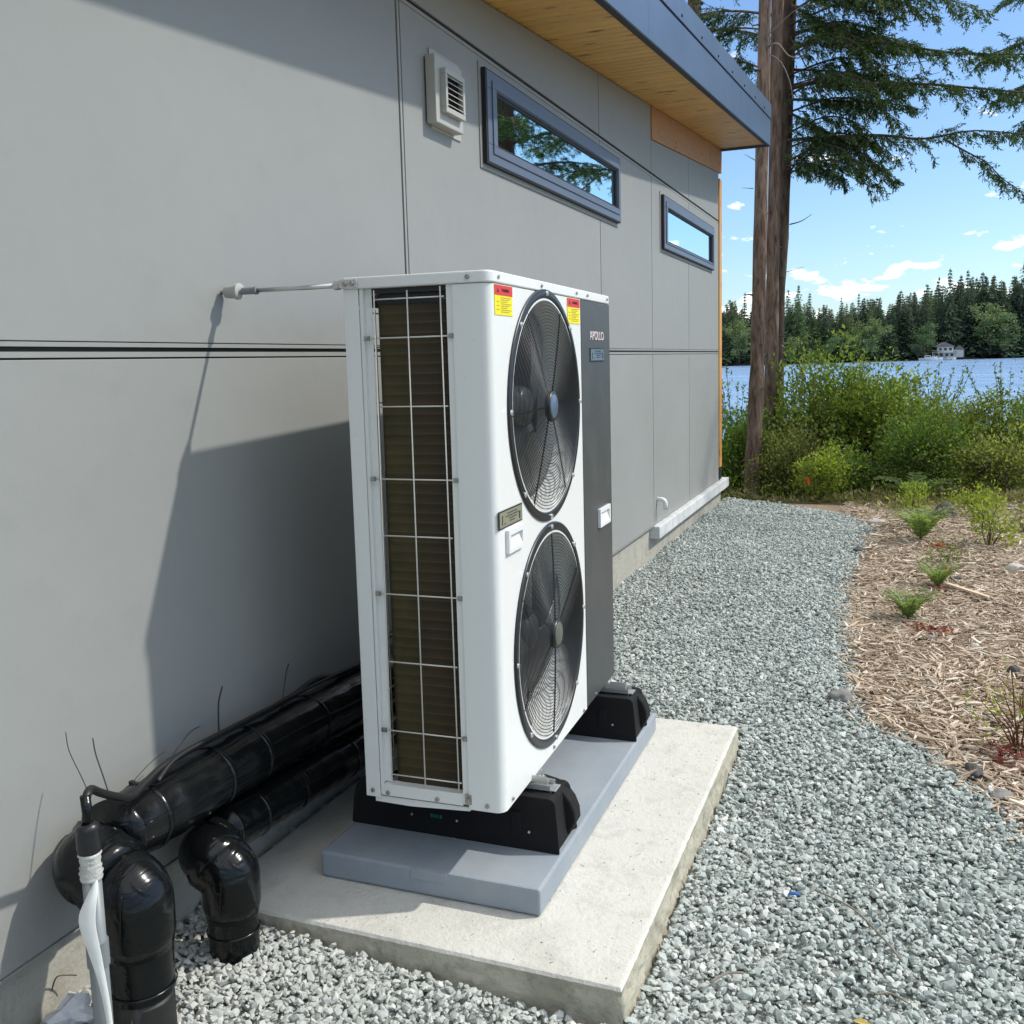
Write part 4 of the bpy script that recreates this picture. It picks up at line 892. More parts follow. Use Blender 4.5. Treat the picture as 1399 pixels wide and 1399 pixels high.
k = 130; x = rng.uniform(.85, 1.12, k); y = rng.uniform(-.2, 1.42, k); m_ = rng.uniform(0, 1, k) < .35; x[m_] = rng.uniform(.02, 1.1, m_.sum()); y[m_] = rng.uniform(-.2, -.03, m_.sum()); sz = rng.uniform(.0012, .0032, k)
scatter('grit', np.column_stack([x, y, np.full(k, .1022)]), np.column_stack([rng.normal(0, .4, k), rng.normal(0, .4, k), rng.uniform(0, 6, k)]), np.column_stack([sz, sz, sz]), stones, 'stray grit and crumbs scattered on the concrete pad', 'grit')
k = 26; x = rng.uniform(.2, 1.1, k); y = rng.uniform(-.2, 1.3, k); L = rng.uniform(.004, .010, k); z = np.where((x > .24) & (x < .87) & (y > -.02) & (y < 1.28), .1775, .1025)
scatter('needle_litter', np.column_stack([x, y, z]), np.column_stack([rng.normal(0, .1, k), rng.normal(0, .1, k), rng.uniform(0, 6, k)]), np.column_stack([L, L*.5, L*.4]), chips, 'tiny dry needles and bark bits on the pad and base', 'litter')
# ------------------------------------------------------------------ vegetation
def conifer_limb(P, r0, dens=1.0, wid=.55, seed=0, droop=.35, start=.12):
    """returns (tube verts, faces) MB and needle quads for one limb"""
    rs = np.random.default_rng(seed); P = [Vector(p) for p in smoothpath(P, 4)]; wood = MB(); n_ = len(P)
    wood.tube(P, [r0*(1-.8*i/(n_-1)) for i in range(n_)], 6)
    A = np.array([tuple(p) for p in P]); seg = np.linalg.norm(np.diff(A, axis=0), axis=1); cum = np.concatenate([[0], np.cumsum(seg)]); Lt = cum[-1]
    Q = []
    nsec = int(Lt/.036*dens)
    for i in range(nsec):
        s = (start+(1-start)*(i+rs.uniform(0, 1))/nsec)*Lt
        c = np.array([np.interp(s, cum, A[:, k]) for k in range(3)]); j = min(np.searchsorted(cum, s), n_-1); t = unit(A[j]-A[max(j-1, 0)]) if j > 0 else unit(A[1]-A[0])
        side = unit(np.cross(t, [0, 0, 1])); sg_ = 1 if i % 2 else -1
        frac = s/Lt; ln = wid*(.35+.75*math.sin(PI*min(1, .18+frac*.8)))*rs.uniform(.35, 1.15)
        d = unit(t*rs.uniform(.35, .9)+side*sg_*rs.uniform(.35, 1.0)+np.array([0, 0, rs.uniform(-.45, .28)]))
        k = 6; sec = [c]
        for q in range(k): d = unit(d+np.array([0, 0, -droop*rs.uniform(.3, 1.1)/k*1.6])+rs.normal(0, .06, 3)); sec.append(sec[-1]+d*ln/k)
        wood.tube([tuple(x) for x in sec], [.0032]*(k)+[.0012], 3, False)
        sec = np.array(sec); nt_ = max(4, int(ln/.024)); u_s = rs.uniform(.1, 1, nt_)*k; jj = np.minimum(u_s.astype(int), k-1); fr = (u_s-jj)[:, None]
        tc_ = sec[jj]*(1-fr)+sec[jj+1]*fr; td = unit(sec[jj+1]-sec[jj]); sd = unit(np.cross(td, np.array([0, 0, 1.]))); sg2 = rs.choice([-1, 1], nt_)[:, None]
        dd = unit(td*rs.uniform(.5, 1.1, (nt_, 1))+sd*sg2*rs.uniform(.2, .9, (nt_, 1))+np.stack([np.zeros(nt_), np.zeros(nt_), rs.uniform(-1.1, .15, nt_)], 1)); tl = rs.uniform(.05, .14, nt_)*(1-.3*frac)
        m = 6
        for q in range(m):
            base = tc_+dd*(tl*(q/m))[:, None]; w_ = unit(np.cross(dd, rs.normal(0, 1, (nt_, 3)))); nd = unit(dd*.8+w_*rs.uniform(.2, .9, (nt_, 1)))
            Q.append(leafquads(base, nd, unit(np.cross(nd, rs.normal(0, 1, (nt_, 3)))), rs.uniform(.03, .06, nt_), rs.uniform(.009, .017, nt_)))
    return wood, (np.concatenate(Q) if Q else np.zeros((0, 3)))
def conifer(name, lab, group, pts, rads, limbs, mb_, mn, loc0, moss=False, cat='tree'):
    t_ = empty(name, loc0, lab, cat, group); o3 = Vector(loc0)
    pp = [Vector(p)-o3 for p in smoothpath(pts, 6)]; rr_ = np.interp(np.linspace(0, 1, len(pp)), np.linspace(0, 1, len(rads)), rads)
    rs = random.Random(len(name)+int(loc0[0]*100)); m_ = MB(); n_ = 22
    m_.tube(pp, [r*(1+.05*rs.uniform(-1, 1)) for r in rr_], n_)
    for q in range(14):
        k_ = rs.randrange(2, len(pp)-3); a_ = rs.uniform(0, 6.28); b0 = pp[k_].lerp(pp[k_+1], rs.random()); rr2 = rr_[k_]; dv = Vector((math.cos(a_), math.sin(a_), rs.uniform(-.3, .3))); L2 = rs.uniform(.03, .12)
        m_.tube([b0+dv*rr2*.6, b0+dv*(rr2+L2*.4), b0+dv*(rr2+L2)+Vector((0, 0, rs.uniform(-.03, .02)))], [.014, .009, .004], 5)
    m_.v = [(v[0]+rs.uniform(-.003, .003), v[1]+rs.uniform(-.003, .003), v[2]) for v in m_.v]
    m_.build('trunk', mb_, t_, smooth=True)
    if limbs:
        W_ = MB(); QQ = []
        for i, L_ in enumerate(limbs):
            P, r0, dens, wid = L_[:4]; dr = L_[4] if len(L_) > 4 else .35; stt = L_[5] if len(L_) > 5 else .12
            w_, q_ = conifer_limb([Vector(p)-o3 for p in P], r0, dens, wid, 31*i+int(abs(loc0[0])*77), dr, stt); W_.add(w_.v, w_.f); QQ.append(q_)
        c_ = obj('crown', npmesh('crown', np.concatenate(QQ), 4, [mb_, mn], extra=(W_.v, W_.f)), t_); c_['kind'] = 'stuff'
    return t_
GT = 'tall conifers beyond the house corner'
# dead snags on the bare trunks
A_l = [([(.36, 8.4, 4.1), (.55, 8.2, 4.05), (.80, 8.0, 3.9)], .009, .0, .1)]
def snags(spec, o3, t_):
    m_ = MB()
    for P, r in spec: m_.tube([Vector(p)-Vector(o3) for p in smoothpath(P, 4)], [r*(1-.75*i/(len(smoothpath(P, 4))-1)) for i in range(len(smoothpath(P, 4)))], 5)
    m_.build('dead_twigs', m_twig, t_, smooth=True)
tA = conifer('fir_tree', 'nearest straight brown fir trunk rising just past the house corner', GT, [(0.123, 9.067, -0.268), (0.126, 9.067, 0.174), (0.154, 9.199, 1.389), (0.167, 9.288, 2.715), (0.181, 9.509, 5.478), (0.187, 9.619, 8.682), (0.187, 9.619, 14.207)], [.118, .092, .080, .075, .068, .055, .02],
    [([(.187, 9.62, 7.3+.45*i), (.187+1.0*math.cos(2.4*i), 9.62+1.0*math.sin(2.4*i), 7.4+.45*i), (.187+1.9*math.cos(2.4*i+.2), 9.62+1.9*math.sin(2.4*i+.2), 7.1+.45*i)], .02, .35, .5) for i in range(12)], m_bark, m_needle, (0.123, 9.067, -0.158))
snags([([(0.220, 9.486, 4.948), (0.353, 9.288, 4.903), (0.485, 9.177, 4.727), (0.640, 9.067, 4.660)], .012), ([(0.220, 9.486, 4.870), (0.375, 9.343, 4.727), (0.485, 9.232, 4.483), (0.529, 9.177, 4.262)], .008), ([(0.098, 9.453, 3.710), (-0.012, 9.288, 3.765)], .006), ([(0.087, 9.288, 3.378), (-0.023, 9.177, 3.378)], .006), ([(0.220, 9.398, 5.036), (0.596, 9.288, 5.257), (0.872, 9.288, 5.202)], .006)], (0.123, 9.067, -0.158), tA)
tB = conifer('fir_tree', 'second fir trunk standing tight behind the nearest one', GT, [(0.143, 10.393, -0.268), (0.148, 10.393, 0.284), (0.167, 10.393, 1.389), (0.167, 10.503, 2.826), (0.203, 10.503, 5.776), (0.220, 10.503, 9.787), (0.220, 10.503, 15.312)], [.105, .090, .082, .076, .070, .055, .02],
    [([(0.203, 10.503, 5.588), (-0.399, 10.393, 5.699), (-1.062, 10.172, 5.588), (-1.614, 10.061, 5.312)], .018, 1.0, .6), ([(0.198, 10.503, 4.870), (-0.178, 10.503, 5.091), (-0.675, 10.393, 5.091), (-1.062, 10.282, 4.925)], .014, 1.0, .5), ([(0.198, 10.503, 5.312), (-0.344, 10.614, 5.533), (-0.951, 10.724, 5.588)], .016, .9, .5), ([(0.198, 10.503, 6.141), (-0.509, 10.393, 6.251), (-1.393, 10.282, 6.141)], .018, .9, .6)]+
    [([(.22, 10.5, 7.2+.5*i), (.22+1.0*math.cos(2.1*i), 10.5+1.0*math.sin(2.1*i), 7.3+.5*i), (.22+1.8*math.cos(2.1*i+.2), 10.5+1.8*math.sin(2.1*i+.2), 7.0+.5*i)], .02, .35, .5) for i in range(11)], m_bark, m_needle2, (0.143, 10.393, -0.158))
LC = [
 ([(0.308, 10.945, 5.290), (0.706, 10.724, 5.334), (1.038, 10.614, 5.224), (1.413, 10.614, 5.146), (1.922, 10.614, 4.992), (2.408, 10.614, 4.881), (3.137, 10.614, 4.782)], .030, 1.0, .42),
 ([(0.308, 10.945, 4.837), (0.706, 10.724, 4.815), (1.215, 10.614, 4.693), (1.866, 10.614, 4.616), (2.507, 10.614, 4.483), (3.137, 10.614, 4.351)], .030, 1.0, .42),
 ([(0.286, 10.945, 4.207), (0.706, 10.724, 4.152), (1.391, 10.614, 4.086), (1.878, 10.614, 3.997), (2.430, 10.614, 4.030), (3.137, 10.614, 3.887)], .024, .8, .34, .35, .05),
 ([(2.087, 10.614, 3.975), (2.364, 10.614, 3.787), (2.563, 10.614, 3.655), (2.762, 10.614, 3.434), (3.082, 10.614, 3.202)], .012, .9, .28, .6),
 ([(0.286, 10.945, 3.887), (0.529, 10.835, 3.887), (0.795, 10.724, 3.776), (0.971, 10.614, 3.588)], .014, 1.4, .36, .6, .02),
 ([(0.308, 10.945, 5.832), (0.773, 10.724, 5.467), (1.082, 10.614, 5.257), (1.369, 10.614, 5.080)], .022, 1.3, .5),
 ([(0.308, 10.945, 4.539), (0.618, 10.835, 4.329), (1.060, 10.724, 4.030), (1.391, 10.614, 3.710), (1.590, 10.614, 3.555)], .018, 1.5, .42, .5, .02),
 ([(0.872, 10.614, 6.030), (1.148, 10.614, 5.920), (1.612, 10.614, 5.699), (2.165, 10.614, 5.500), (2.541, 10.614, 5.279)], .012, .9, .42, .6),
 ([(0.308, 10.945, 4.704), (0.795, 10.835, 4.605), (1.391, 10.724, 4.494), (1.723, 10.614, 4.373)], .018, 1.2, .40),
 ([(0.308, 11.056, 5.091), (0.706, 11.166, 5.058), (1.259, 11.277, 4.948), (1.701, 11.387, 4.815)], .018, 1.3, .5),
 ([(0.308, 11.056, 5.533), (0.761, 11.056, 5.544), (1.259, 11.166, 5.434), (1.756, 11.277, 5.257)], .018, 1.3, .5),
 ([(0.308, 11.056, 5.975), (0.817, 10.945, 5.876), (1.480, 10.835, 5.832)], .018, 1.2, .5),
 ([(0.286, 11.056, 3.820), (0.596, 11.056, 4.152), (0.927, 11.056, 4.207), (1.314, 10.945, 4.041)], .014, 1.2, .36, .5, .0)]
LC += [([(.30, 10.95, z0), (.30+.45*L_, 10.75+.1*q, z0+.10), (.30+.8*L_, 10.65+.25*q, z0-.02), (.30+L_*1.1, 10.6+.3*q, z0-.28)], .014, 1.0, .42, .85, .02) for z0, L_, q in ((5.75, 1.0, 0), (5.45, 1.2, 1.5), (5.2, .9, -1), (5.0, 1.3, 1), (4.75, 1.0, -1.5), (4.55, 1.25, 1.5), (4.3, 1.0, 0), (4.12, 1.2, 1.2), (3.95, .85, -.8), (3.8, 1.0, .8), (6.0, 1.3, .5), (5.6, 1.5, -.5))]
LC += [([(.33, 11.05, 6.6+.45*i), (.33+1.2*math.cos(1.9*i), 11.05+1.2*math.sin(1.9*i), 6.7+.45*i), (.33+2.3*math.cos(1.9*i+.2), 11.05+2.3*math.sin(1.9*i+.2), 6.4+.45*i)], .02, .35, .5) for i in range(12)]
conifer('fir_tree', 'dark fir behind the paired trunks whose long limbs reach right across the sky', GT, [(0.154, 11.056, -0.489), (0.159, 11.056, 1.168), (0.170, 11.056, 2.273), (0.220, 11.056, 3.268), (0.286, 11.056, 5.920), (0.331, 11.056, 9.787), (0.342, 11.056, 16.417)], [.100, .09, .086, .083, .08, .066, .02], LC, m_barkd, m_needle, (0.154, 11.056, -0.379))
dm = MB()
for P, r in (([(0.319, 10.724, 4.815), (0.795, 10.614, 4.854), (1.215, 10.614, 4.870), (1.623, 10.614, 4.876), (1.955, 10.614, 4.870)], .010), ([(0.342, 10.724, 3.135), (0.485, 10.669, 3.157), (0.618, 10.614, 3.224)], .009), ([(0.308, 10.724, 2.550), (0.430, 10.669, 2.572), (0.529, 10.614, 2.594)], .005), ([(0.331, 10.724, 5.390), (0.817, 10.614, 4.594), (1.480, 10.614, 4.649), (2.032, 10.614, 4.727)], .009)):
    q = smoothpath(P, 4); dm.tube(q, [r*(1-.7*i/(len(q)-1)) for i in range(len(q))], 5)
dt = dm.build('dead_twigs', m_barkd, None, smooth=True); dt.parent = [o for o in COL.objects if o.name == 'fir_tree.002'][0]; dt.location = (-.154, -11.056, .379)
conifer('fir_tree', 'mossy leaning trunk glimpsed above the roof edge, leftmost of the conifers', GT, [(-1.6, 12.5, -1), (-1.4, 12.5, 3), (-1.2, 12.5, 6.6), (-1.1, 12.5, 12)], [.16, .13, .10, .03],
    [([(-1.2, 12.5, 6.2+.5*i), (-1.2+1.0*math.cos(2.3*i+.4), 12.5+1.0*math.sin(2.3*i+.4), 6.2+.5*i), (-1.2+1.9*math.cos(2.3*i+.5), 12.5+1.9*math.sin(2.3*i+.5), 5.9+.5*i)], .02, .35, .5) for i in range(9)], m_bark, m_needle2, (-1.6, 12.5, -1))
# the firs to the right: limb tips enter the picture, and one trunk shows in the window glass
LR = [([(7.4, 12.2, z0), (6.2, 12.1, z0+.1), (4.9, 12.0, z0-.05), (3.25+dx, 11.8, z0-.30)], .03, .8, .55, .4) for z0, dx in ((5.75, .25), (6.4, .1))]
LR += [([(7.4, 12.2, 4.6+.6*i), (7.4+1.3*math.cos(2.0*i), 12.2+1.3*math.sin(2.0*i), 4.7+.6*i), (7.4+2.4*math.cos(2.0*i+.15), 12.2+2.4*math.sin(2.0*i+.15), 4.4+.6*i)], .03, .35, .6, .45) for i in range(12)]
conifer('fir_tree', 'fir outside the right edge whose twig tips enter the upper right corner', GT, [(7.4, 12.2, -1), (7.4, 12.2, 3), (7.4, 12.2, 8), (7.4, 12.2, 14)], [.26, .22, .16, .04], LR, m_barkd, m_needle2, (7.4, 12.2, -1))
FX, FY = 5.1, 14.5
LF = [([(FX, FY, z0), (FX-.9, FY-.2, z0+.08), (FX-1.7, FY-.5, z0-.05), (FX-x1, FY-.8, z0-.35)], .03, 1.0, .6, .45) for z0, x1 in ((5.95, 2.5), (5.35, 2.3), (4.85, 1.9), (6.7, 2.1))]
LF += [([(FX, FY, z0), (FX-.5, FY-1.0, z0), (FX-1.0, FY-2.0, z0-.2), (FX-1.3, FY-2.7, z0-.55)], .03, .9, .55, .45) for z0 in (5.5, 6.3)]
LF += [([(FX, FY, 6.0+.55*i), (FX+1.1*math.cos(2.2*i), FY+1.1*math.sin(2.2*i), 6.1+.55*i), (FX+2.0*math.cos(2.2*i), FY+2.0*math.sin(2.2*i), 5.8+.55*i)], .025, .35, .6) for i in range(11)]
conifer('fir_tree', 'thick dark fir mirrored in the near window glass, standing right of the view', GT, [(FX, FY, -2), (FX, FY, 3), (FX-.03, FY, 7), (FX-.05, FY, 13)], [.30, .27, .20, .04], LF, m_barkd, m_needle, (FX, FY, -2))

def bush(name, lab, x, y, h, rx, ry, n_, leaf, m_, seed, stems=18, group='shrubs between the yard and the lake', z0=None, topf=1.0, cat='shrub', stem_m=None):
    if name == 'shrub': n_ = int(n_*1.5); leaf *= 1.25; h *= 1.0; rx *= 1.12
    rs = np.random.default_rng(seed); z0 = float(gh(x, y))-.02 if z0 is None else z0
    t_ = empty(name, (x, y, z0), lab, cat, group); W_ = MB(); tips = []
    for i in range(stems):
        a = rs.uniform(0, 2*PI); rr_ = rs.uniform(.15, 1)**.6; tx, ty = rr_*rx*math.cos(a), rr_*ry*math.sin(a); th = h*(1-.45*rr_**2)*rs.uniform(.75, 1.12)
        P = [Vector((tx*.12, ty*.12, 0)), Vector((tx*.4+rs.normal(0, .02), ty*.4+rs.normal(0, .02), th*.42)), Vector((tx*.8, ty*.8, th*.78)), Vector((tx*1.1, ty*1.1, th))]
        P = smoothpath(P, 3); W_.tube(P, [.010*h*(1-.8*k/(len(P)-1))+.001 for k in range(len(P))], 4, False); tips.append(np.array([tuple(p) for p in P]))
    T = np.array(tips); ncl = max(30, n_//14); ti = rs.integers(0, len(T), ncl); s = rs.uniform(.18, 1, ncl)**.75*(T.shape[1]-1); j = np.minimum(s.astype(int), T.shape[1]-2); fr = (s-j)[:, None]
    C_ = T[ti, j]*(1-fr)+T[ti, j+1]*fr+rs.normal(0, 1, (ncl, 3))*np.array([rx*.26, ry*.26, h*.11]); C_[:, 2] = np.maximum(C_[:, 2], .02)
    for c in C_[:ncl//3]:
        k = rs.integers(0, len(T)); W_.tube([Vector(T[k, min(T.shape[1]-1, 5)]), Vector(c)], [.0025, .001], 3, False)
    ci = rs.integers(0, ncl, n_); c = C_[ci]+rs.normal(0, 1, (n_, 3))*np.array([.055, .055, .05])*(.6+h*.35)
    out = unit(c-np.array([0, 0, h*.35])); d = unit(out+rs.normal(0, .8, (n_, 3))+np.array([0, 0, .15])); w_ = unit(np.cross(d, rs.normal(0, 1, (n_, 3))+np.array([0, 0, .9])))
    c[:, 2] = np.maximum(c[:, 2], .01)
    q_ = leafquads(c, d, w_, leaf*rs.uniform(.6, 1.3, n_), leaf*rs.uniform(.3, .6, n_))
    o = obj('foliage', npmesh('foliage', q_, 4, [stem_m or m_stem, m_], extra=(W_.v, W_.f)), t_); o['kind'] = 'stuff'
    return t_
def wands(name, lab, x, y, h, n_, spread, m_, seed, group='shrubs between the yard and the lake', leaf=.05, z0=None):
    rs = np.random.default_rng(seed); z0 = float(gh(x, y)) if z0 is None else z0
    t_ = empty(name, (x, y, z0), lab, 'shrub', group); W_ = MB(); Q = []
    for i in range(n_):
        a = rs.uniform(0, 2*PI); hh_ = h*rs.uniform(.65, 1.05); sp = spread*rs.uniform(.3, 1); b = rs.normal(0, .12)
        P = smoothpath([(0.1*sp*math.cos(a), .1*sp*math.sin(a), 0), (.45*sp*math.cos(a), .45*sp*math.sin(a), hh_*.4), (.8*sp*math.cos(a+b), .8*sp*math.sin(a+b), hh_*.75), (1.1*sp*math.cos(a+b), 1.1*sp*math.sin(a+b), hh_)], 6)
        W_.tube(P, [.005*(1-.8*k/(len(P)-1))+.001 for k in range(len(P))], 4, False); A = np.array([tuple(p) for p in P]); m = int(hh_/.028); s = rs.uniform(.25, 1, m)*(len(A)-1); j = np.minimum(s.astype(int), len(A)-2); fr = (s-j)[:, None]
        c = A[j]*(1-fr)+A[j+1]*fr; td = unit(A[j+1]-A[j]); d = unit(td*.5+rs.normal(0, .75, (m, 3))+np.array([0, 0, .1])); w_ = unit(np.cross(d, rs.normal(0, 1, (m, 3))))
        Q.append(leafquads(c, d, w_, leaf*rs.uniform(.6, 1.2, m), leaf*.4*rs.uniform(.7, 1.3, m)))
    o = obj('foliage', npmesh('foliage', np.concatenate(Q), 4, [m_stem, m_], extra=(W_.v, W_.f)), t_); o['kind'] = 'stuff'; return t_
bush('shrub', 'big leafy bush right of the tree trunks, its top against the lake', .95, 10.4, 1.62, .75, .6, 9500, .050, m_leafA, 1, 26)
bush('shrub', 'low spreading bush at the foot of the paired trunks', .55, 9.1, .85, .38, .3, 3200, .036, m_leafD, 2)
bush('shrub', 'light green bush in the middle of the hedge, right of the tallest one', 1.55, 10.1, 1.30, .55, .5, 6500, .045, m_leafA, 3, 22)
bush('shrub', 'rounded olive bush in front of the open water', 2.15, 10.3, 1.00, .55, .5, 5200, .042, m_leafD, 4)
bush('shrub', 'bright feathery bush at the centre right of the hedge', 1.95, 8.9, .92, .38, .3, 4200, .034, m_leafB, 5, 18)
bush('shrub', 'upright bush by the right picture edge below the lake', 2.75, 10.0, .85, .42, .5, 3800, .042, m_leafA, 6)
bush('shrub', 'dark low bush at the right picture edge', 2.70, 8.8, .62, .42, .35, 3000, .036, m_leafD, 7)
bush('shrub', 'small bush hugging the ground under the tallest bush', 1.25, 8.9, .60, .40, .3, 3000, .034, m_leafB, 8)
bush('shrub', 'yellowish knee-high bush beside the gravel end', .92, 8.25, .50, .22, .2, 1500, .034, m_leafC, 9, 10)
bush('shrub', 'green bush showing between house corner and first trunk', -.15, 9.6, .95, .42, .4, 3600, .042, m_leafB, 10)
bush('shrub', 'sunlit bush behind the house corner, lower left of the trunks', -.35, 10.6, 1.1, .5, .5, 3600, .045, m_leafA, 11)
bush('shrub', 'far right bush beyond the picture edge', 3.9, 9.7, 1.2, .8, .6, 4500, .045, m_leafA, 12)
bush('shrub', 'tall dense bush beyond the right picture edge', 5.2, 10.2, 1.7, .9, .7, 5500, .05, m_leafB, 13)
wands('willow_shoots', 'wispy leafy shoots above the tallest bush against the far shore', 1.05, 10.7, 1.85, 26, .70, m_leafA, 21, leaf=.055)
wands('willow_shoots', 'thin shoots at the left, seen between the house and trunk', -.35, 10.9, 1.6, 14, .5, m_leafB, 22)
wands('willow_shoots', 'sparse shoots sticking up over the water right of centre', 2.0, 10.6, 1.30, 18, .65, m_leafB, 23)
wands('willow_shoots', 'feathery shoots over the water at the far right', 2.85, 10.4, 1.25, 18, .55, m_leafB, 24)
wands('willow_shoots', 'arching shoots right beside the trunk bases', .60, 9.9, 1.6, 16, .45, m_leafA, 25)
# undergrowth and dry grass strip: uncountable
def cover(name, lab, cat, x0, x1, y0, y1, n_, leaf, m_, seed, zr=.16, cond=None):
    rs = np.random.default_rng(seed); x = rs.uniform(x0, x1, n_); y = rs.uniform(y0, y1, n_); cl_ = (np.sin(x*5+y*3+seed)+np.sin(y*7-x*4)+rs.normal(0, .5, n_)); 
    if cond is not None: k = cond(x, y); x, y, cl_ = x[k], y[k], cl_[k]; n_ = len(x)
    hgt = zr*np.clip(.35+.3*cl_, .08, 1)*rs.uniform(0, 1, n_); c = np.stack([x, y, gh(x, y)-.03+hgt], 1); d = unit(rs.normal(0, .7, (n_, 3))+np.array([0, 0, .7])); w_ = unit(np.cross(d, rs.normal(0, 1, (n_, 3))))
    o = obj(name, npmesh(name, leafquads(c, d, w_, leaf*rs.uniform(.5, 1.4, n_), leaf*rs.uniform(.2, .5, n_)), 4, m_)); return tag(o, lab, cat, kind='stuff')
far_e = lambda x, y: (y > 7.55+.35*np.sin(x*2.3)+(x < 1.5)*(8.35-7.55-.45*np.clip(x, 0, 1.5))) 
cover('undergrowth', 'low tangled green undergrowth between the mulch and the bushes', 'undergrowth', -2.5, 7, 7.4, 12, 30000, .038, m_leafD, 31, .24, far_e)
cover('undergrowth', 'broad-leaved ground cover under the bushes', 'undergrowth', -2.5, 7, 8.6, 12.5, 30000, .055, m_leafA, 32, .75, far_e)
cover('dry_grass', 'dry straw and grass along the end of the yard', 'dry grass', -1, 6, 7.3, 9.0, 12000, .06, m_dry, 33, .13, far_e)
# ferns and small plants in the mulch
def fern(name, lab, x, y, n_, L_, up, m_, seed, group='young ferns in the mulch', cat='fern'):
    rs = np.random.default_rng(seed); t_ = empty(name, (x, y, float(gh(x, y))-.005), lab, cat, group)
    for i in range(n_):
        a = 2*PI*i/n_+rs.normal(0, .25); ln = L_*rs.uniform(.7, 1.1); P = [np.zeros(3)]; d = unit(np.array([math.cos(a)*.6, math.sin(a)*.6, up])); k = 12
        for q in range(k): d = unit(d+np.array([math.cos(a)*.05, math.sin(a)*.05, -.13*(q/k)*1.4])); P.append(P[-1]+d*ln/k)
        P = np.array(P); W_ = MB(); W_.tube([tuple(p) for p in P], [.0022]*k+[.0008], 4, False)
        m = 26; s = np.linspace(.12, .99, m)*k; j = np.minimum(s.astype(int), k-1); fr = (s-j)[:, None]; c = P[j]*(1-fr)+P[j+1]*fr; td = unit(P[j+1]-P[j]); sd = unit(np.cross(td, np.array([0, 0, 1.])+rs.normal(0, .1, 3)))
        Q = []
        for sg_ in (-1, 1): Q.append(leafquads(c, unit(sd*sg_+td*.45+rs.normal(0, .12, (m, 3))), td, ln*.20*np.sin(np.linspace(.25, 1, m)*PI*.93)+.004, np.full(m, ln*.035)))
        obj('frond', npmesh('frond', np.concatenate(Q), 4, [m_stem, m_], extra=(W_.v, W_.f)), t_)
    return t_
fern('fern', 'nearest young fern with curling fronds, red leaves at its right', 1.755, 3.56, 22, .24, 1.9, m_fern, 1)
fern('fern', 'smallest fern, beside the long pale wood sliver', 1.935, 4.38, 18, .22, 1.7, m_fern, 2)
fern('fern', 'farthest and largest fern, reddish leaves lying beside it', 1.86, 5.95, 20, .42, 1.7, m_fern, 3)
fern('fern', 'dark fern against the hedge at centre right', 1.85, 8.0, 14, .5, 1.1, m_leafB, 4)
bush('small_shrub', 'bright yellow-green small shrub alone in the mulch at right', 2.33, 5.75, .40, .12, .12, 620, .036, m_leafC, 41, 9, 'small shrubs in the mulch')
bush('small_shrub', 'yellow-green upright sapling behind the farthest fern', 1.80, 6.55, .42, .09, .09, 420, .040, m_leafC, 42, 7, 'small shrubs in the mulch')
bush('small_shrub', 'grey-green tuft between the ferns and the hedge', 2.0, 5.05, .14, .12, .1, 260, .024, m_leafB, 43, 7, 'small shrubs in the mulch')
bush('small_shrub', 'dull little shrub at the right edge behind the yellow-green one', 2.62, 6.4, .3, .14, .12, 420, .03, m_leafD, 44, 8, 'small shrubs in the mulch')
bush('small_shrub', 'leafy small shrub at the hedge foot near the second orange marker', 2.35, 7.1, .35, .18, .15, 800, .034, m_leafC, 45, 9, 'small shrubs in the mulch')
bush('small_shrub', 'twiggy reddish-stemmed plant with few green leaves at the right edge', 2.125, 1.66, .34, .13, .10, 170, .022, m_leafC, 46, 14, 'small shrubs in the mulch', stem_m=m_stemr)
bush('small_shrub', 'thin green sapling just outside the right edge', 2.4, 2.1, .45, .12, .1, 260, .026, m_leafC, 47, 9, 'small shrubs in the mulch')
def litter(x, y, rx, ry, n_, seed, lab):
    rs = np.random.default_rng(seed); c = np.stack([rs.normal(0, rx, n_), rs.normal(0, ry, n_), rs.uniform(.004, .03, n_)], 1); d = unit(rs.normal(0, 1, (n_, 3))*np.array([1, 1, .3])); w_ = unit(np.cross(d, rs.normal(0, .4, (n_, 3))+np.array([0, 0, 1.])))
    o = obj('dead_leaves', npmesh('dead_leaves', leafquads(c, d, w_, rs.uniform(.02, .05, n_), rs.uniform(.006, .016, n_)), 4, m_redl)); o.location = onz(x, y); return tag(o, lab, 'dead leaves', kind='stuff')
litter(1.86, 3.28, .05, .07, 110, 51, 'dark red dead fronds lying beside the nearest fern')
litter(2.0, 5.60, .09, .09, 120, 52, 'rusty dead leaves lying beside the farthest fern')
litter(1.97, 4.22, .03, .04, 40, 53, 'few dark red leaves under the smallest fern')
litter(2.09, 1.58, .05, .06, 110, 54, 'dark litter round the twiggy plant')
def flag(x, y, h, s, lab):
    t_ = empty('marker_flag', onz(x, y), lab, 'marker flag', 'orange plant markers'); 
    if h > .05: MB().tube([(0, 0, 0), (0, 0, h+s*.5)], .002, 5).build('stake', m_stem, t_)
    MB().add([(0, 0, h+s*.55), (s*.32, .01, h+s*.35), (s*.45, .0, h-s*.3), (s*.22, -.015, h-s*.45), (.0, .01, h-s*.1), (-s*.22, 0, h-s*.35), (-s*.26, .01, h+s*.15)], [(0, 1, 2, 3, 4), (0, 4, 5, 6)]).build('tape', m_orange, t_)
flag(.80, 8.15, .19, .085, 'orange marker tape at the foot of the bushes near the trunks')
flag(2.36, 7.3, .12, .075, 'orange marker tape at the right hedge foot')
flag(1.99, 4.72, .035, .045, 'orange tag on the mulch just behind the smallest fern')
flag(1.93, 3.21, .012, .035, 'orange-red tag among the dead fronds of the nearest fern')
flag(1.98, 5.62, .02, .055, 'orange-red tag lying by the farthest fern')

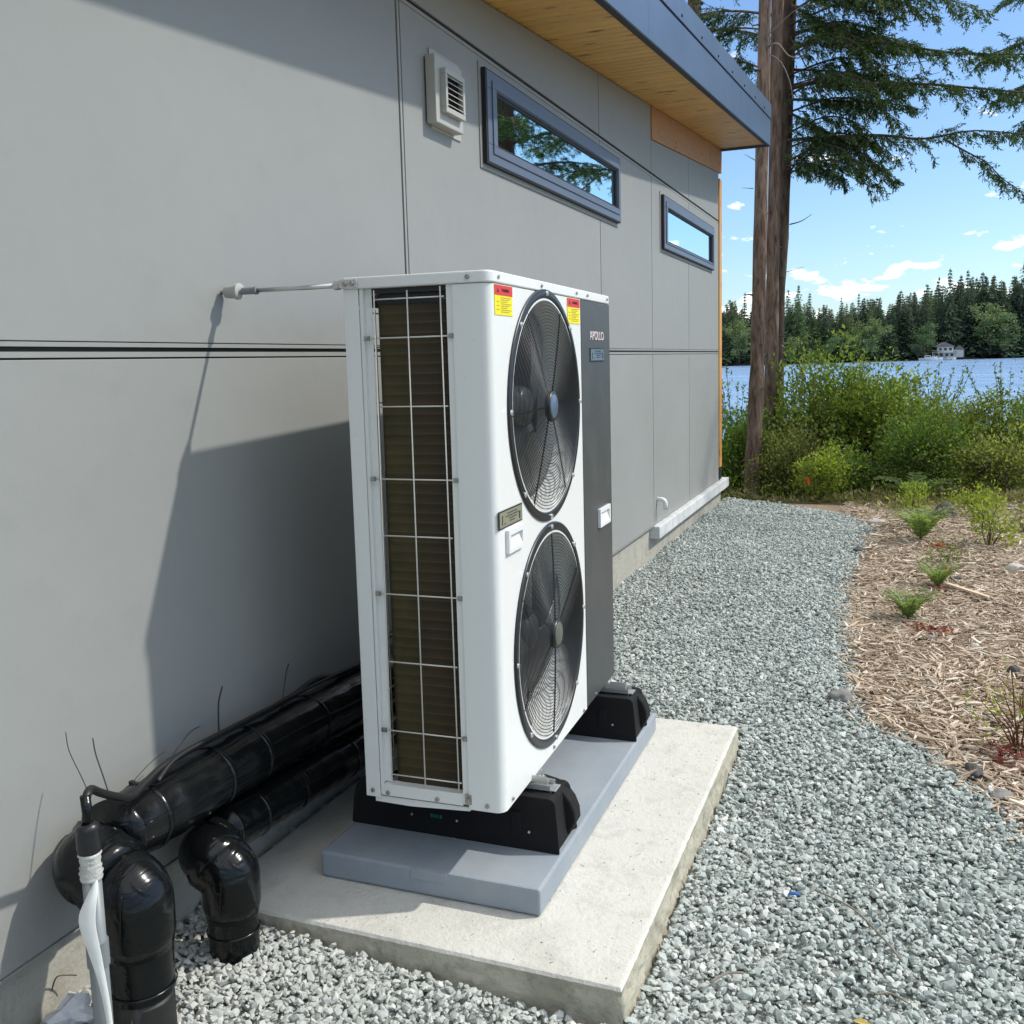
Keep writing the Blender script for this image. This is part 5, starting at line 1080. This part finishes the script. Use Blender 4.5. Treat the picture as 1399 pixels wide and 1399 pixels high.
# ------------------------------------------------------------------ far shore: trees, wood, house, boats
def fir_mesh(seed, m_, layers=17, slim=.20, broken=.0):
    rs = np.random.default_rng(seed); Q = []; W_ = MB(); W_.tube([(0, 0, 0), (rs.normal(0, .005), 0, .5), (0, 0, 1)], [.012, .008, .002], 5)
    for i in range(layers):
        f = (i+.5)/layers; z_ = .08+.91*f; R_ = slim*(1-f)**.95*rs.uniform(.7, 1.2)+.004; nb = int(7+15*(1-f)); ks = .35+.75*(1-f)
        for aa in rs.uniform(0, 2*PI, nb):
            r = R_*rs.uniform(.5, 1.25); k = 8; s = rs.uniform(.08, 1, k); c = np.stack([s*r*math.cos(aa), s*r*math.sin(aa), z_-s*r*.45+rs.normal(0, .006, k)], 1)
            d = unit(np.stack([np.full(k, math.cos(aa)), np.full(k, math.sin(aa)), np.full(k, -.5)], 1)+rs.normal(0, .4, (k, 3))); w_ = unit(np.cross(d, rs.normal(0, 1, (k, 3))))
            Q.append(leafquads(c, d, w_, ks*rs.uniform(.03, .055, k), ks*rs.uniform(.013, .024, k)))
    return npmesh('far_tree', np.concatenate(Q), 4, [m_barkd, m_], extra=(W_.v, W_.f))
def round_mesh(seed, m_):
    rs = np.random.default_rng(seed); W_ = MB(); W_.tube([(0, 0, 0), (.01, 0, .25), (0, 0, .55)], [.02, .016, .008], 5); n_ = 2600
    cl_ = rs.normal(0, 1, (26, 3))*np.array([.14, .14, .17])+np.array([0, 0, .58]); c = cl_[rs.integers(0, 26, n_)]+rs.normal(0, 1, (n_, 3))*.05; c[:, 2] = np.clip(c[:, 2], .12, 1.02)
    d = unit(rs.normal(0, 1, (n_, 3))); return npmesh('far_tree', leafquads(c, d, unit(np.cross(d, rs.normal(0, 1, (n_, 3)))), rs.uniform(.03, .05, n_), rs.uniform(.02, .035, n_)), 4, [m_barkd, m_], extra=(W_.v, W_.f))
firs = [[fir_mesh(60+i*5+j, m_far[j], 22+i*3, (.13, .17, .21)[i]) for j in range(3)] for i in range(3)]
rnds = [round_mesh(80+j, m_far[j]) for j in range(3)]
CX, CY = 1.7, -2.2
def polar(az_, D): a = math.radians(az_); return (CX+D*math.sin(a), CY+D*math.cos(a))
def px_az(px): return math.degrees(math.atan((px-712.2)/1322.6)-.3750+.004)     # rough bearing of a landmark
def fartree(px, top, me, dd, lab, w=1.0, grp='trees on the far shore'):
    a = px_az(px); D = float(shore_d(a))+dd; x, y = polar(a, D)
    depth = D*math.cos(math.radians(a)+.3750)
    hz = 487-(px-1010)*.0255                              # eye-level line where that bearing lies
    h = (hz-top)/1322.6*depth*1.01+1.5+.6
    o = obj('far_tree', me, None, (x, y, -.6), (0, 0, random.uniform(0, 6)), (h*w, h*w, h)); return tag(o, lab, 'tree', grp)
L_ = [
 (1001, 412, firs[1][1], 14, 'slim far fir just right of the house corner'), (1014, 402, firs[0][1], 16, 'pointed far fir left of the near trunk'),
 (1072, 398, firs[1][1], 10, 'first far fir right of the trunks'), (1086, 392, firs[2][1], 6, 'broad tall fir in the left group of the far shore'), (1101, 402, firs[1][0], 14, 'dark fir leaning on the broad tall one'),
 (1124, 418, firs[2][0], 8, 'wide dark fir in a dip of the skyline'), (1144, 408, firs[1][1], 12, 'pointed fir above the lake bush tops'), (1157, 420, firs[1][2], 6, 'pale green fir low on the far shore'),
 (1167, 403, firs[0][0], 18, 'thin spire fir with a needle-like top'), (1183, 416, firs[1][1], 6, 'mid-green fir right of the thin spire'), (1195, 411, firs[2][0], 12, 'dark broad fir at the middle of the far shore'),
 (1212, 416, firs[1][0], 10, 'dark fir under the white cloud'), (1229, 414, firs[2][0], 12, 'squat dark fir left of the climbing skyline'), (1243, 403, firs[0][0], 16, 'ragged fir where the skyline starts to climb'),
 (1258, 398, firs[1][0], 8, 'dark fir left of the twin tops'), (1274, 381, firs[0][0], 14, 'slender fir left of the tallest pair'), (1289, 370, firs[1][0], 10, 'left one of the two tall firs behind the lake house'), (1313, 372, firs[1][0], 10, 'right one of the two tall firs behind the lake house'),
 (1300, 386, firs[0][0], 20, 'narrow fir between the two tall ones'), (1333, 386, firs[1][0], 12, 'dark fir right of the tall pair'), (1347, 392, firs[2][0], 8, 'lower dark fir left of the pale broadleaf tree'),
 (1362, 388, firs[1][0], 16, 'fir rising over the pale broadleaf crown'), (1378, 380, firs[1][0], 8, 'shorter fir left of the tallest on the far right'), (1391, 348, firs[2][0], 4, 'tallest dark fir at the right picture edge'), (1412, 352, firs[2][0], 6, 'dark fir just past the right picture edge'),
 (1256, 443, rnds[1], -2, 'small round-headed tree left of the lake house'), (1248, 470, rnds[0], -6, 'low rounded bush tree on the bank left of the house'), (1346, 418, rnds[2], -3, 'large pale broadleaf tree right of the lake house'), (1361, 430, rnds[1], -4, 'mid-green broadleaf tree beside the large pale one'),
 (1148, 455, rnds[2], -3, 'pale rounded tree low above the bush tops'), (1185, 438, rnds[2], -2, 'yellow-green tree lit by sun near mid shore'), (1170, 452, rnds[1], -5, 'low green tree on the mid shore bank'), (1006, 440, rnds[2], -2, 'yellowish tree on the bank at the house corner'), (1077, 462, rnds[2], -6, 'yellow-green bush tree on the bank right of trunks'), (1128, 462, rnds[1], -4, 'small rounded bush on the dark bank'), (1392, 462, rnds[0], -4, 'dark bush on the bank at the right edge')]
for px, top, me, dd, lab in L_: fartree(px, top, me, dd, lab, 1.15 if me in rnds else 1.0)
# the wood behind them, one mass
P, R_, S_ = [], [], []
rs = np.random.default_rng(5)
for i in range(2600):
    a = rs.uniform(-45, 50); dd = rs.uniform(4, 75); dd = dd+16 if abs(a-px_az(1289)) < 1.3 else dd; D = float(shore_d(a))+dd; x, y = polar(a, D); px = 712.2+1322.6*math.tan(math.radians(a)+.3750) if abs(math.degrees(math.radians(a)+.3750)) < 75 else 0
    h = np.interp(px, [0, 985, 1060, 1120, 1200, 1245, 1300, 1420, 1600], [22, 24, 27, 22, 26, 28, 34, 36, 26])*rs.uniform(.62, .96)*(1 if rs.random() < .5 else .85); P.append((x, y, -.8+dd*.03)); R_.append((0, 0, rs.uniform(0, 6))); w2 = rs.uniform(1.1, 2.3); S_.append((h*w2, h*w2, h))
scatter('far_wood', P, R_, S_, source('far_tree_shapes', [firs[0][0], firs[1][0], firs[2][0], firs[1][1], firs[0][1], firs[2][0]]), 'dark conifer wood filling the far lake shore behind the single trees', 'wood')
# lake house
ha = px_az(1284); hx, hy = polar(ha, float(shore_d(ha))-1.0)
lh = empty('lake_house', (hx, hy, -1.0), 'small white two-storey house among dark firs on the far shore', 'house', rz=-math.radians(ha)+.25); lh.scale = (.78, .78, .72)
MB().box(-5, 5, 0, 7, 0, 3.0).build('lower_storey', m_hwall, lh); MB().box(-3.2, 4.4, .6, 7, 3.0, 6.0).build('upper_storey', m_hwall, lh)
MB().prism([(-4.0, 5.9), (5.2, 5.9), (.6, 8.2)], 1, -.1, 7.6).build('roof', m_hroof, lh)
MB().box(-6.2, 5.6, -2.2, 0, 2.85, 3.05).box(-6.2, -6.0, -2.2, -2.0, 0, 2.85).box(5.4, 5.6, -2.2, -2.0, 0, 2.85).box(-6.2, 5.6, -2.2, -2.1, 3.8, 3.95).build('deck', m_hwall, lh)
for x_ in (-3.8, -1.4, 1.2, 3.6): MB().box(x_-.7, x_+.7, -.05, .02, .7, 2.3).build('window', m_hwin, lh)
for x_ in (-1.8, .6, 3.0): MB().box(x_-.7, x_+.7, .55, .62, 3.7, 5.2).build('window', m_hwin, lh)
ba = px_az(1303); bx_, by_ = polar(ba, float(shore_d(ba))+1)
bh = empty('boathouse', (bx_, by_, -1.0), 'tiny white gabled shed right of the lake house', 'shed', rz=-.2)
MB().box(-1.6, 1.6, 0, 3, 0, 3.0).build('wall', m_hwall, bh); MB().prism([(-1.9, 3.0), (1.9, 3.0), (0, 4.6)], 1, -.2, 3.2).build('roof', m_hroof, bh)
for px, s, lab in ((1262, 1.0, 'white motorboat moored farthest left by the lake house dock'), (1271, .85, 'second white boat, between the left one and the dock'), (1291, .7, 'small white boat moored alone right of the dock')):
    a = px_az(px); x, y = polar(a, float(shore_d(a))-5); b = empty('boat', (x, y, -1.85), lab, 'boat', 'boats moored on the far shore', rz=-math.radians(a)+.15); L = 3.4*s
    m_ = MB(); secs = [(-L, .9*s, 1.0*s), (-L*.3, 1.1*s, 1.0*s), (L*.5, .9*s, 1.15*s), (L, .08*s, 1.4*s)]; vs = []
    for x_, w_, h_ in secs: vs += [(x_, -w_, h_), (x_, -w_*.55, 0), (x_, w_*.55, 0), (x_, w_, h_)]
    m_.add(vs, [(i*4+k, i*4+k+1, i*4+5+k, i*4+4+k) for i in range(3) for k in range(3)]+[(0, 1, 2, 3), (15, 14, 13, 12), (0, 3, 7, 4), (4, 7, 11, 8), (8, 11, 15, 12)]).build('hull', m_boat, b)
    MB().box(-L*.35, L*.25, -.6*s, .6*s, 1.0*s, 1.9*s).build('cabin', m_boat, b); MB().box(-L*.3, L*.2, -.62*s, -.601*s, 1.25*s, 1.7*s).build('window', m_hwin, b)
dk = polar(px_az(1276), float(shore_d(px_az(1276)))-4); d_ = empty('dock', (dk[0], dk[1], -1.8), 'short pale dock in front of the lake house', 'dock')
MB().box(-5, 5, -1, 1, .5, .65).build('deck', m_hwall, d_)
for x_ in (-4.5, 0, 4.5): MB().box(x_-.12, x_+.12, -.9, -.66, -.6, .5).build('post', m_twig, d_)
